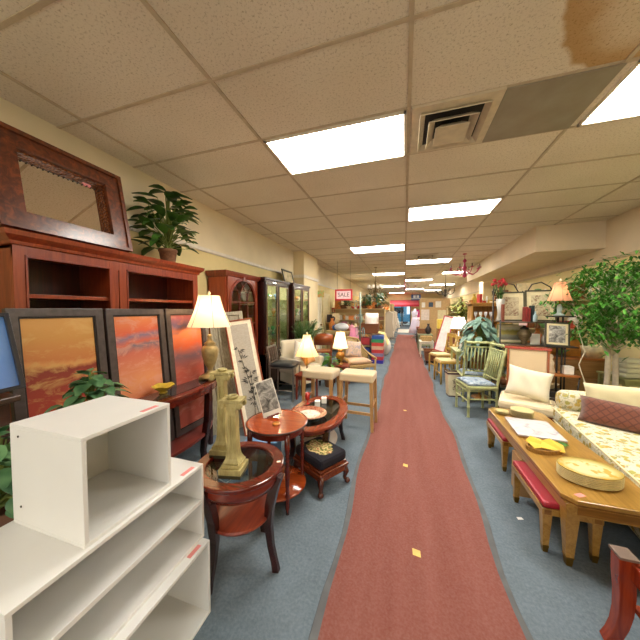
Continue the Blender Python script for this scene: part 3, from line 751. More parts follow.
# framed bamboo scroll and grey panel leaning in front of the arched cabinet
t = NT('grey_silk'); n = t.noise(t.co((8, 8, 30)), 6, 3); t.base(t.ramp(n, [(.3, 'a59c8c'), (.7, 'b8b0a0')]), .7); SILK = t.m
def bam(r):
    m = MB(); rr = random.Random(4)
    def stalk(x0, x1, z0, z1):
        k = 7
        for i in range(k):
            a, b = i/k, (i+.93)/k
            p = (x0+(x1-x0)*a+.01*math.sin(4*a), -.0215, z0+(z1-z0)*a); q = (x0+(x1-x0)*b+.01*math.sin(4*b), -.0215, z0+(z1-z0)*b)
            m.tube([p, q], .0035, 5)
            for s_ in range(2 if i > 1 else 0):
                aa = rr.uniform(-1.2, 1.2) + (PI/2 if s_ else -PI/2); L = rr.uniform(.04, .085)
                for e in (-.35, .1, .5):
                    dx, dz = math.cos(aa+e)*L, math.sin(aa+e)*L*.7
                    ox, oz = q[0]+dx*.3, q[2]+dz*.3; nx, nz = -dz, dx; nn = .007/ max(1e-6, math.hypot(nx, nz))
                    m.add([(ox,-.0222,oz), (ox+dx*.5+nx*nn,-.0222,oz+dz*.5+nz*nn), (ox+dx,-.0222,oz+dz), (ox+dx*.5-nx*nn,-.0222,oz+dz*.5-nz*nn)], [(0,1,2,3)])
    stalk(.05, -.06, .12, 1.05); stalk(-.02, .04, .12, .75)
    m.build('ink_bamboo', plain('3b3834', .7), r)
frame_fn('framed_scroll', .345, 1.42, .018, .028, wood('7a3014', 'a0491f', 'Z', .3), SILK, 'tall grey bamboo ink picture in thin red wood frame leaning beside the lamp', 'picture', (-1.68, 2.84, 0.005), rad(46), rad(-14), rad(-7), mat_w=.045, mat_m=plain('ece0c6', .7), extra=bam)
t = NT('weathered_carving'); n = t.noise(t.co((10,10,3)), 8, 4, .6); t.base(t.ramp(n, [(.3, '8d8672'), (.7, 'b5ad98')]), .8); t.bump(n, .6, .01)
r = T('carved_panel', 'weathered grey carved wood panel leaning behind the bamboo picture', 'panel', (-2.02, 2.83, .005), rad(50), None, rad(-9), rad(-4))
m = MB().frame_xz(-.27, 0, .27, 1.48, .05, -.04, 0); m.build('frame', t.m, r, .004); MB().box(-.23, -.02, .04, .23, -.005, 1.44).build('panel', t.m, r)
m = MB()
for x in (-.15, -.05, .05, .15): m.lathe([(.012, .06), (.018, .3), (.01, .34), (.018, .5), (.012, .9), (.018, 1.0), (.012, 1.32)], (x, -.03), 8)
m.build('spindle', t.m, r)

# ------------------------------------------------------------------ arched cherry cabinet
def xlocal(m): return m.rot(PI/2)       # local -y front becomes +x
r = T('arched_cabinet', 'tall red cherry cabinet with arched gothic glass door, next to the bookcase', 'cabinet', (-2.405, 3.62, 0), rad(90))
# local: x along wall, -y front, depth 0.3 behind (y 0..0.31)
hw = .42
m = MB().box(-hw, 0, 0, -hw+.025, .30, 2.02).box(hw-.025, 0, 0, hw, .30, 2.02).box(-hw, 0, 2.0, hw, .30, 2.02).box(-hw, 0, 0, hw, .30, .6).box(-hw, .285, .6, hw, .30, 2.0)
m.build('carcass', wood('7d2a10', 'a8451e', 'Z', .28), r, .002)
m = MB(); n = 6
pr = [(0, 1.97), (.01, 1.98), (.03, 2.0), (.045, 2.03), (.05, 2.06), (0, 2.065)]; vs = []
for (a, z) in pr: vs.append((-hw-a, .30, z))
for (a, z) in pr: vs.append((-hw-a, -a, z))
for (a, z) in pr: vs.append((hw+a, -a, z))
for (a, z) in pr: vs.append((hw+a, .30, z))
m.add(vs, [(q*n+i, (q+1)*n+i, (q+1)*n+i+1, q*n+i+1) for q in range(3) for i in range(n-1)]); m.box(-hw, 0, 2.02, hw, .30, 2.064); m.build('crown', CHERRY, r)
# door with arched opening
dW = .40; aw = .33; zb, zs = .98, 1.62     # opening from zb, springing at zs, radius aw
m = MB(); N = 20; vs = []; fs = []
arc = [(-aw, zb)] + [(-aw*math.cos(PI*k/N), zs+aw*math.sin(PI*k/N)) for k in range(N+1)] + [(aw, zb)]
out = [(-dW, zb)] + [(max(-dW, min(dW, -dW*1.5*math.cos(PI*k/N))), zs+(.36)*min(1, math.sin(PI*k/N)*1.6)) for k in range(N+1)] + [(dW, zb)]
for y in (-.022, 0):
    for p in arc: vs.append((p[0], y, p[1]))
    for p in out: vs.append((p[0], y, p[1]))
K = len(arc)
for i in range(K-1): fs += [(i, i+1, K+i+1, K+i), (2*K+i+1, 2*K+i, 3*K+i, 3*K+i+1), (i+1, i, 2*K+i, 2*K+i+1), (K+i, K+i+1, 3*K+i+1, 3*K+i)]
m.add(vs, fs).box(-dW, -.022, .62, dW, 0, zb)
DR = m.build('door', wood('6e210d', '96401c', 'Z', .25), r)
m = MB()
m.tube([(-aw-.03, -.024, zb)] + [((-aw-.03)*math.cos(PI*k/N), -.024, zs+(aw+.03)*math.sin(PI*k/N)) for k in range(N+1)] + [(aw+.03, -.024, zb)], .009, 6)
m.tube([(-aw, -.024, zb)] + [((-aw)*math.cos(PI*k/N), -.024, zs+(aw)*math.sin(PI*k/N)) for k in range(N+1)] + [(aw, -.024, zb)], .006, 6)
m.box(-.03, -.036, zs+aw-.01, .03, -.02, zs+aw+.06); m.build('arch_moulding', CHERRY, DR)
m = MB()
for x in (-.11, .11):
    m.box(x-.006, -.02, zb, x+.006, -.004, zs)
for x in (-aw, -.11, .11, aw):
    for s_ in (-1, 1):
        pts = []
        for k in range(9):
            a = PI/2*k/8*.78; px = x + s_*(.33*(1-math.cos(a))); pz = zs+.33*math.sin(a)
            if abs(px) <= aw and math.hypot(px, pz-zs) < aw: pts.append((px, -.012, pz))
        if len(pts) > 2: m.tube(pts, .006, 5)
m.box(-aw, -.02, zs-.006, aw, -.004, zs+.006).box(-aw, -.02, zb+.3, aw, -.004, zb+.31); m.build('glazing_bar', CHERRY, DR)
g = MB(); vs = [(p[0], -.008, p[1]) for p in arc]; g.add(vs, [tuple(range(len(vs)))]); g.build('glass_pane', glass_mat('b8b0a8', .12), DR)
for z in (1.0, 1.3, 1.6, 1.8): MB().box(-hw+.03, .02, z-.01, hw-.03, .28, z+.008).build('shelf', CHERRY, r)
for x in (-.2, .2):
    d = MB().box(x-.18, -.02, .08, x+.18, 0, .58).build('door', CHERRY, r, .004); MB().ball((x*.25, -.03, .34), .012).build('knob', BRASS, d)

# china cabinets
def china(name, lab, loc, W, H, D, doors, wd, group=None):
    r = T(name, lab, 'cabinet', loc, rad(90), group); h = W/2
    m = MB().box(-h, 0, 0, -h+.03, D, H).box(h-.03, 0, 0, h, D, H).box(-h, 0, H-.03, h, D, H).box(-h, 0, 0, h, D, .72)
    m.build('carcass', wd, r, .003)
    MB().box(-h+.03, D-.02, .72, h-.03, D-.012, H-.03).build('pale_back', plain('d2cdae', .3, 0, .3, 14), r)  # plain cream panel instead of a mirror, pale to brighten the interior
    MB().box(-h-.03, -.035, H, h+.03, D, H+.04).box(-h-.015, -.02, H-.03, h+.015, D, H).build('crown', wd, r, .006)
    dw = (W-.02)/doors
    for k in range(doors):
        a = -h+.01+k*dw
        d = MB().frame_xz(a+.003, .74, a+dw-.003, H-.035, .055, -.022, 0).build('door', wd, r, .003)
        MB().box(a+.055, -.012, .79, a+dw-.055, -.009, H-.09).build('glass_pane', glass_mat('e6ecdc', .1), d)
        MB().frame_xz(a+.05, .785, a+dw-.05, H-.085, .008, -.026, -.02).build('bead', plain('8a6a40', .4), d)
        MB().ball((a+(dw-.03 if k % 2 == 0 else .03), -.032, 1.2), .01).build('knob', BRASS, d)
        d = MB().box(a+.01, -.018, .08, a+dw-.01, 0, .68).frame_xz(a+.05, .12, a+dw-.05, .64, .02, -.026, -.018).build('door', wd, r, .002)
        MB().ball((a+(dw-.04 if k % 2 == 0 else .04), -.03, .5), .01).build('knob', BRASS, d)
    for z in (1.05, 1.38, 1.7): MB().box(-h+.03, .02, z-.004, h-.03, D-.03, z+.004).build('shelf', glass_mat('d8e8dc', .15), r)
    for s_ in (-1, 1): MB().box(s_*(h-.031), .01, .74, s_*(h-.036), D-.02, H-.035).build('added_lining', plain('cfcab0', .2, .25, .3, 12), r)  # pale panels added over the dark side walls to brighten the interior
    bulb(r, H-.06, CABW, (1, .92, .74), .015).location.y = .045
    return r
EC = wood('1f0c0c', '33140f', 'Z', .25)
C1X, C2X = -2.30, -2.30
china('china_cabinet', 'dark wood china cabinet with two glass doors next to the arched cabinet', (C1X, 4.60, 0), .98, 2.03, .38, 2, EC)
china('china_cabinet', 'dark wood glass-front cabinet nearest the wall column', (C2X, 5.84, 0), 1.02, 2.05, .38, 2, wood('2a1410', '43211a', 'Z', .3))
gl = [('white cup','f0ece0'),('green glass','3fae6a'),('amber glass','d08a3a'),('clear goblet','dfe6e0'),('pink dish','e0a0a0'),('blue bowl','5a7ab0')]
def cabinet_stuff(y0, y1, where, seed):
    rr = random.Random(seed)
    for zi, z in enumerate((1.054, 1.384, 1.704, .722)):
        for k in range(5):
            nm, c = gl[(k*2+zi+seed) % 6] ; y = y0+(y1-y0)*(k+.5)/5
            h = rr.uniform(.08, .16)
            m = MB().lathe([(.025, 0), (.028, .005), (.008, .02), (.01, h*.4), (.035, h*.6), (.04, h), (.037, h), (.03, h*.6), (0, h*.45)], n=14)
            solo('glassware', m, plain(c, .1, 0, .1, 10, 0, .5), f'{nm}, {["second","third","top","bottom"][zi]} shelf of the {where}, {["first","second","third","fourth","fifth"][k]} along', 'glassware', (-2.10-.36+rr.uniform(-.05, .05), y, z), group='glassware in the '+where)
cabinet_stuff(4.08, 4.92, 'two-door china cabinet', 1)
cabinet_stuff(5.38, 6.28, 'cabinet by the column', 2)
frame_fn('framed_picture', .56, .32, .04, .02, plain('3e4030', .4), plain('b9ab84', .6, 0, .4, 8), 'small framed picture leaning on the wall on top of china cabinet', 'picture', (-2.50, 5.62, 2.092), rad(90), rad(-14), roll=rad(0))

# ------------------------------------------------------------------ middle left
# counter chair (metal)
GM = metal('a7a196', .35)
r = T('metal_chair', 'brushed metal slat-back chair with black padded seat before the china cabinet', 'chair', (-1.92, 4.12, 0), rad(6))
MB().pillow(.44, .42, .09, 10, pinch=0).rot(-PI/2, 'X').move(0, 0, .585).build('seat', plain('2a2a2c', .35, 0, .1, 12), r)
for sx in (-1, 1):
    for sy in (-1, 1):
        top = .9 if sx < 0 else .55
        MB().tube([(sx*.20, sy*.19, 0), (sx*.20, sy*.19, .55)] + ([(-.215, sy*.19, .72), (-.25, sy*.19, .88)] if sx < 0 else []), .012, 4, smooth=False).build('leg', GM, r)
m = MB()
for sy in (-1, 1): m.tube([(-.2, sy*.19, .55), (.2, sy*.19, .55)], .01, 4, smooth=False)
for sx in (-1, 1): m.tube([(sx*.2, -.19, .55), (sx*.2, .19, .55)], .01, 4, smooth=False)
m.build('seat_frame', GM, r)
m = MB().tube([(-.2, -.19, .18), (.2, -.19, .18)], .008, 6).tube([(-.2, .19, .18), (.2, .19, .18)], .008, 6).tube([(.2, -.19, .22), (.2, .19, .22)], .008, 6); m.build('stretcher', GM, r)
m = MB().tube([(-.25, -.19, .88), (-.25, .19, .88)], .013, 4, smooth=False).tube([(-.21, -.19, .62), (-.21, .19, .62)], .009, 4, smooth=False)
m.build('top_rail', GM, r)
for k in range(4): MB().tube([(-.21, -.13+.087*k, .62), (-.25, -.13+.087*k, .88)], .011, 4, smooth=False, flat=(1, .5)).build('slat', GM, r)
# bar stools
def bar_stool(loc, lab, rz=0):
    r = T('bar_stool', lab, 'stool', loc, rz, 'cream padded bar stools')
    SW, SD = .43, .33
    m = MB().box(-SW/2, -SD/2, .60, SW/2, SD/2, .705).build('seat', fabric('cbb795', 120), r, .022)
    MB().box(-SW/2+.004, -SD/2-.002, .612, SW/2-.004, SD/2+.002, .620).build('piping', fabric('b29c78'), r)
    for sx in (-1, 1):
        for sy in (-1, 1):
            MB().tube([(sx*(SW/2-.025), sy*(SD/2-.025), .61), (sx*(SW/2-.008), sy*(SD/2-.008), 0)], [.021, .016], 4, smooth=False).build('leg', HONEY, r, .002)
    a, b = SW/2-.015, SD/2-.015
    m = MB()
    for sy in (-1, 1): m.box(-a, sy*b-.009, .20, a, sy*b+.009, .235)
    for sx in (-1, 1): m.box(sx*a-.009, -b, .30, sx*a+.009, b, .335)
    m.build('stretcher', HONEY, r, .002)
    return r
bar_stool((-.555, 3.42, 0), 'cream padded wooden bar stool nearest the red runner', rad(-3))
bar_stool((-1.055, 3.42, 0), 'cream padded wooden bar stool farther from the runner, behind coffee table', rad(-6))
# ------------------------------------------------------------------ more things, middle left
def small_table(name, lab, cat, loc, W, D, H, m_, rz=0, leg=.018, top=.025, group=None, shelf=None):
    r = T(name, lab, cat, loc, rz, group)
    MB().box(-W/2, -D/2, H-top, W/2, D/2, H).build('tabletop', m_, r, .004)
    MB().box(-W/2+.03, -D/2+.03, H-top-.06, W/2-.03, D/2-.03, H-top).build('apron', m_, r)
    for sx in (-1, 1):
        for sy in (-1, 1): MB().tube([(sx*(W/2-.035), sy*(D/2-.035), H-top), (sx*(W/2-.03), sy*(D/2-.03), 0)], [leg, leg*.7], 4, smooth=False).build('leg', m_, r)
    if shelf: MB().box(-W/2+.04, -D/2+.04, shelf, W/2-.04, D/2-.04, shelf+.02).build('lower_shelf', m_, r)
    return r
SH1 = shade_mat('f3dcae', GLOW, 'ffc67a'); SH2 = shade_mat('f6e6c8', GLOW*1.2, 'ffe0a8')
small_table('side_table', 'small wooden side table under the gold-stemmed lamp', 'table', (-1.56, 4.22, 0), .34, .3, .42, CHERRY)
lamp('table_lamp', 'gold stick lamp with glowing cream bell shade behind the bar stools', (-1.56, 4.22, .42),
     [(.08, 0), (.08, .015), (.03, .03), (.014, .06), (.012, .14), (.024, .16), (.012, .18), (.010, .30)], plain('b8862c', .25, .7), .31, .66, .20, .06, SH1, 3, ribs=6)
small_table('side_table', 'small wooden side table under the amber urn lamp', 'table', (-1.20, 5.15, 0), .36, .34, .42, CHERRY)
lamp('table_lamp', 'amber urn lamp with glowing cream shade near the rattan chair', (-1.20, 5.15, .42),
     [(.06, 0), (.062, .02), (.03, .035), (.05, .07), (.088, .15), (.092, .19), (.07, .235), (.03, .26), (.05, .275), (.03, .30), (.015, .31)], plain('a8701e', .2, .3, .25, 12, 0, .5), .33, .64, .155, .085, SH2, 3)
# cream wing chair + cushions
def soft(mb_parts, name, parent, m_, bev=.03): pass
WC = fabric('e4dac2', 150)
r = T('armchair', 'cream upholstered armchair in front of the dark china cabinet', 'armchair', (-1.94, 4.86, 0), rad(62))
MB().box(-.34, -.33, .12, .34, .30, .34).build('base', WC, r, .03)
MB().box(-.26, -.34, .34, .26, .22, .46).build('seat_cushion', WC, r, .045)
MB().box(-.30, .18, .30, .30, .33, .90).build('backrest', WC, r, .05)
for s_ in (-1, 1): MB().box(s_*.26, -.32, .3, s_*.36, .30, .60).build('armrest', WC, r, .04)
for sx in (-1, 1):
    for sy in (-1, 1): MB().lathe([(.015, 0), (.025, .12)], (sx*.29, sy*.26), 8).build('leg', MAHOG_D, r)
def cushion(lab, loc, w_, h_, t_, m_, rz, tilt, roll=0, group=None, seed=1, pinch=.1, wr=.06, name='cushion'):
    m = MB().pillow(w_, h_, t_, 14, pinch=pinch, wr=wr, seed=seed)
    return solo(name, m, m_, lab, 'cushion', loc, rz, group, 0, tilt, roll)
cushion('white square cushion leaning on the cream armchair', (-1.90, 4.84, .68), .40, .40, .15, fabric('f1ece0'), rad(62), rad(-18), rad(20))
cushion('orange patterned cushion on the cream armchair', (-1.73, 4.72, .60), .30, .26, .12, fabric('d58a3c', 160, .9, 'f0d0a0'), rad(70), rad(-30), rad(-10))
palm('potted_palm', 'feathery green palm standing between the armchair and china cabinets', (-2.10, 5.50, 0), 44, .50, .13, .28, plain('5f4028', .8), leafmat('35602f', '7aa05c'), 8, .85, .022, up=(.3, 1.8), leafl=.20, clamp=(-.15, .5, -.6, .6, 0))
# orange wooden chair & green plant near lamp
r = T('wooden_chair', 'orange-brown wooden chair with curved back behind the gold stick lamp', 'chair', (-2.0, 6.6, 0), rad(200))
OW = wood('8f4018', 'b85f2a', 'X', .3)
MB().box(-.23, -.22, .42, .23, .22, .46).build('seat', OW, r, .01)
m = MB(); vs = []; fs = []
for i in range(9):
    x = -.24+.06*i; y = .2+.05*(1-(x/.24)**2)
    for z, dy in ((.62, 0), (.92-.04*(x/.24)**2, .04)):
        for th in (0, .02): vs.append((x, y+dy+th, z))
for i in range(8):
    a = i*4; fs += [(a, a+4, a+6, a+2), (a+1, a+3, a+7, a+5), (a+2, a+6, a+7, a+3), (a, a+1, a+5, a+4)]
m.add(vs, fs, 0, True); m.build('backrest', OW, r)
for sx in (-1, 1):
    for sy in (-1, 1): MB().tube([(sx*.2, sy*.19, 0), (sx*.2, sy*.19, .42)] + ([(sx*.21, .24, .85)] if sy > 0 else []), .02, 6).build('leg', OW, r)
leafy('potted_plant', 'bright green leafy plant on the floor behind the bar stools', 'plant', (-1.38, 5.0, 0), .11, .28, plain('6e4a30', .8), 40, .30, .36, .15, .08, LM3, seed=21)
# rattan armchair
RAT = plain('a98c56', .6, 0, .25, 40, .5); 
r = T('rattan_armchair', 'honey rattan armchair beside the red runner behind the bar stools', 'armchair', (-.98, 5.72, 0), rad(37))
m = MB(); vs = []; fs = []
N = 14
for i in range(N+1):
    a = PI*(i/N); x = -.33*math.cos(a); y = .05+.30*math.sin(a); hz = .50+.36*math.sin(a)**1.5
    for z in (.34, hz):
        for th in (1.0, .92): vs.append((x*th, y*th if y > 0 else y, z))
for i in range(N):
    a = i*4; fs += [(a, a+4, a+6, a+2), (a+1, a+3, a+7, a+5), (a+2, a+6, a+7, a+3)]
m.add(vs, fs, 0, True); m.build('backrest', RAT, r)
m = MB(); m.tube([(-.33, -.28, .48), (-.34, 0, .52), (-.33*math.cos(.5), .05+.3*math.sin(.5), .62), (-.2, .33, .84), (0, .36, .88), (.2, .33, .84), (.33*math.cos(.5), .05+.3*math.sin(.5), .62), (.34, 0, .52), (.33, -.28, .48)], .022, 8); m.build('armrest', RAT, r)
MB().box(-.30, -.30, .30, .30, .30, .36).build('seat', RAT, r, .01)
for sx in (-1, 1):
    for sy in (-1, 1): MB().tube([(sx*.30, sy*.28, 0), (sx*.31, sy*.28, .46 if sy < 0 else .36)], .02, 8).build('leg', RAT, r)
m = MB()
for k in range(6): m.tube([(-.27+.108*k, -.29, .05), (-.27+.108*k, -.29, .30)], .006, 5)
m.box(-.3, -.3, .05, .3, -.28, .07); m.build('apron', RAT, r)
MB().pillow(.54, .52, .12, 10, pinch=.02).rot(-PI/2, 'X').move(0, 0, .41).build('seat_cushion', fabric('c9a98c', 100), r)
t = NT('patchwork_cloth'); n = t.noise(t.co(), 12, 2); t.base(t.ramp(n, [(.4, 'b9a898'), (.5, 'd8b8a0'), (.6, 'a8a0a8')]), .9)
cushion('grey and peach patterned cushion on the rattan armchair', (-1.06, 5.80, .64), .42, .38, .15, t.m, rad(37), rad(-22), rad(8))
# pink lamp on a small stand
small_table('plant_stand', 'small dark stand under the pink lamp', 'stand', (-1.27, 7.05, 0), .3, .3, .48, ESPR)
lamp('table_lamp', 'hot pink table lamp with pink shade near the metal rack pole', (-1.27, 7.05, .48), [(.07, 0), (.07, .015), (.02, .03), (.05, .08), (.055, .12), (.025, .16), (.045, .20), (.02, .25), (.01, .27)],
     plain('c22a5e', .3), .28, .54, .135, .085, shade_mat('e4a0b8', .25, 'f09ab8'), 0)
# stack of coloured bins
cols = ['3a2f9a', 'b8343a', '8a7a98', 'c63a3a', 'd8b090', 'c84038', '2f8a58', '2c4f9a']
names = ['indigo blue', 'dark red', 'mauve', 'red', 'tan', 'scarlet red', 'green', 'navy blue']
for i, (c_, nm) in enumerate(zip(cols, names)):
    r = T('storage_bin', nm + ' bin in the coloured stack beside the runner, ' + ('bottom of the stack' if i == 0 else 'top of the stack' if i == 7 else f'layer {["","second","third","fourth","fifth","sixth","seventh"][i]} from the floor'), 'bin', (-.70, 7.75, .097*i), 0, 'coloured bins stacked by the runner')
    MB().box(-.16, -.2, 0, .16, .2, .090).build('body', plain(c_, .6), r, .01)
    MB().box(-.162, -.202, .075, .162, .202, .0965).build('rim', plain(c_, .5), r, .004)
# black rack behind bins with red and blue boxes
r = T('metal_rack', 'black wire rack standing left of the coloured bins', 'rack', (-1.08, 7.75, 0))
m = MB()
for sx in (-1, 1):
    for sy in (-1, 1): m.tube([(sx*.18, sy*.18, 0), (sx*.18, sy*.18, .84)], .012, 6)
m.build('post', IRON, r)
for z in (.2, .5, .83): MB().box(-.19, -.19, z, .19, .19, z+.012).build('shelf', IRON, r)
for k, (z, c_, nm) in enumerate(((.213, '2b3f8a', 'blue'), (.513, 'a52f34', 'red'))):
    solo('cardboard_box', MB().box(-.16, -.15, 0, .16, .15, .2), plain(c_, .6), f'{nm} box on the black wire rack, ' + ('lower' if k == 0 else 'upper') + ' shelf', 'box', (-1.08, 7.75, z), bevel=.006)
t = NT('wicker_brown'); v = t.co(); n = t.wave(v, 40, 2, 'Z'); t.base(t.ramp(n, [(.2, '6e3a1a'), (.8, '95592e')]), .7); t.bump(n, .6, .01); WIC = t.m
def basket(lab, loc, W, D, H, m_, rz=0, handle=False, rim=True, name='basket'):
    r = T(name, lab, 'basket', loc, rz)
    m = MB(); n = 4; a, b = W/2, D/2; q = .85
    vs = [(-a*q,-b*q,0),(a*q,-b*q,0),(a*q,b*q,0),(-a*q,b*q,0),(-a,-b,H),(a,-b,H),(a,b,H),(-a,b,H)]
    wv = [(-a*q+.01,-b*q+.01,.015),(a*q-.01,-b*q+.01,.015),(a*q-.01,b*q-.01,.015),(-a*q+.01,b*q-.01,.015),(-a+.012,-b+.012,H),(a-.012,-b+.012,H),(a-.012,b-.012,H),(-a+.012,b-.012,H)]
    fs = [(0,3,2,1),(8,9,10,11)]
    for i in range(4): j = (i+1)%4; fs += [(i,j,4+j,4+i),(8+j,8+i,12+i,12+j),(4+i,4+j,12+j,12+i)]
    m.add(vs+wv, fs); m.build('body', m_, r)
    if rim: MB().tube([(-a,-b,H),(a,-b,H),(a,b,H),(-a,b,H),(-a,-b,H)], .012, 6).build('rim', m_, r)
    if handle: MB().tube([(-a, 0, H), (-a*.9, 0, H+.12), (-a*.4, 0, H+.2), (a*.4, 0, H+.2), (a*.9, 0, H+.12), (a, 0, H)], .009, 6).build('handle', m_, r)
    return r
basket('large brown wicker basket on top of the black rack', (-.92, 7.72, .845), .50, .40, .26, WIC)
solo('lamp_shade', MB().lathe([(.19, 0), (.195, .15), (.185, .30), (.18, .30), (.19, .15), (.185, 0)], n=24, cap=False), plain('eadfd6', .8), 'white drum lampshade sitting on the brown wicker basket', 'lampshade', (-.88, 7.72, 1.11))
r = T('tote_bag', 'white cloth bag bulging beside the red runner past the bins', 'bag', (-.62, 9.1, 0))
MB().ball((0, 0, .30), .22, .2, .31, 16).build('body', fabric('e2dfd8'), r); MB().tube([(-.08, 0, .55), (-.06, 0, .72), (.06, 0, .72), (.08, 0, .55)], .01, 6).build('handle', plain('dcd8d0', .7), r)
r = T('tablecloth', 'pale yellow cloth draped over the corner of a low stand by the runner', 'cloth', (-.68, 8.5, 0))
MB().add([(-.12,-.15,.82),(.1,-.15,.76),(.22,-.2,.42),(-.14,.2,.83),(.12,.2,.78),(.24,.2,.5)], [(0,1,4,3),(1,2,5,4)]).build('cloth', fabric('ecd88a'), r).modifiers.new('t','SOLIDIFY').thickness = .012
small_table('stand', 'low wooden stand under the pale yellow cloth', 'stand', (-.72, 8.5, 0), .3, .36, .74, OAK)
# blue bin in the middle, green metal pole
r = T('waste_bin', 'blue plastic bin on the floor between the rattan chair and the black rack', 'bin', (-1.22, 7.45, 0))
m = MB().lathe([(.13, 0), (.165, .42), (.155, .42), (.12, .02), (0, .02)], n=20); m.build('body', plain('3f6fc0', .35), r); MB().lathe([(.165, .40), (.18, .41), (.18, .43), (.16, .43)], n=20, cap=False).build('rim', plain('4a78c8', .35), r)
r = T('display_pole', 'thin grey-green display pole rising beside the pink lamp', 'pole', (-1.08, 6.9, 0))
MB().lathe([(.16, 0), (.16, .02), (.02, .04)], n=18).build('base', IRON, r); MB().tube([(0,0,.03), (0,0,1.95)], .022, 8).build('pole', plain('6f7a6c', .5, .4), r)
m = MB()
for z in (1.0, 1.35, 1.7):
    for a in range(4): m.tube([(0,0,z), (.12*math.cos(a*1.57+z), .12*math.sin(a*1.57+z), z+.05)], .006, 5)
m.build('hook', IRON, r)
# hanging jewellery on the pole
rr = random.Random(3)
for k in range(10):
    z = (1.0, 1.35, 1.7)[k % 3]; a = (k//3)*1.57+z
    nm = ('silver', 'turquoise', 'white', 'grey')[k % 4]; c_ = ('b9b9b4', '5fa0a8', 'e4e0d8', '8a8a88')[k % 4]
    m = MB(); q = [(.035*math.cos(t_), 0, -.11+.11*math.sin(t_)) for t_ in [2*PI*i/16 for i in range(17)]]; m.tube(q, .006, 5)
    solo('necklace', m, plain(c_, .3, .3), f'{nm} bead necklace hanging on the display pole, {["bottom","middle","top"][k%3]} ring of hooks', 'necklace', (-1.08+.115*math.cos(a), 6.9+.115*math.sin(a), z+.045), a, 'necklaces on the display pole')

# left wall beyond the column: doors, notice, signs
m = MB(); m.frame_xz(-.45, 0, .45, 2.1, .07, -.03, 0).box(-.38, -.01, 0, .38, 0, 2.03).frame_xz(-.3, .2, .3, .95, .04, -.02, -.01).frame_xz(-.3, 1.05, .3, 1.95, .04, -.02, -.01)
m.rot(PI/2).move(WL+.005, 8.3, 0); d2 = m.build('door_2', plain('e6dfc6', .5)); d2['kind'] = 'structure'
MB().ball((WL+.06, 8.62, 1.0), .03).build('door_handle', BRASS, d2)
m = MB(); m.frame_xz(-.45, 0, .45, 2.1, .07, -.03, 0).box(-.38, -.01, 0, .38, 0, 2.03)
m.rot(PI/2).move(WL+.005, 9.35, 0); d3 = m.build('door_3', plain('dccf9f', .5)); d3['kind'] = 'structure'
t = NT('poster_green'); t.base(t.ramp(t.noise(t.co(), 9, 2), [(.42, '8fc07a'), (.6, 'd09a5c')]), .6)
solo('wall_sign', MB().box(-.12, -.01, -.1, .12, 0, .1), t.m, 'small green and orange sign hung beside the wall column', 'sign', (-2.40, 7.65, 1.98), rad(0))
# SALE sign
r = T('hanging_sign', 'red framed white sign with dark lettering hanging over the left shelving', 'sign', (-1.76, 8.0, 1.79))
MB().frame_xz(-.27, 0, .27, .34, .05, -.03, 0).build('frame', plain('c5303a', .5), r, .004)
MB().box(-.225, -.02, .045, .225, -.01, .295).build('board', plain('eed3d8', .6), r)
cu = bpy.data.curves.new('lettering', 'FONT'); cu.body = 'SALE'; cu.size = .17; cu.extrude = .002; cu.align_x = 'CENTER'; cu.align_y = 'CENTER'
tx = bpy.data.objects.new('lettering', cu); COL.objects.link(tx); tx.parent = r; tx.location = (0, -.0225, .17); tx.rotation_euler = (PI/2, 0, 0); 
bpy.context.view_layer.update()
me_ = bpy.data.meshes.new_from_object(tx.evaluated_get(bpy.context.evaluated_depsgraph_get()))
me_.materials.clear(); me_.materials.append(plain('5a3040', .6))
ob_ = bpy.data.objects.new('lettering', me_); COL.objects.link(ob_); ob_.parent = r; ob_.location = tx.location; ob_.rotation_euler = tx.rotation_euler
bpy.data.objects.remove(tx)
MB().tube([(-.2, -.01, .34), (-.2, -.01, HC-1.79)], .004, 5).tube([(.2, -.01, .34), (.2, -.01, HC-1.79)], .004, 5).build('cord', IRON, r)
solo('fire_alarm', MB().box(-.05, -.03, -.09, .05, .03, .09), plain('c02820', .4), 'small red alarm box on the left wall past the doors', 'alarm', (-2.68, 10.3, 1.5), bevel=.01)
frame_fn('notice_board', .55, .75, .03, .03, plain('e8e2d0', .5), plain('d8c39a', .7, 0, .3, 6), 'white framed notice board on the left wall past the doors', 'board', (-2.69, 11.0, 1.15), rad(90))

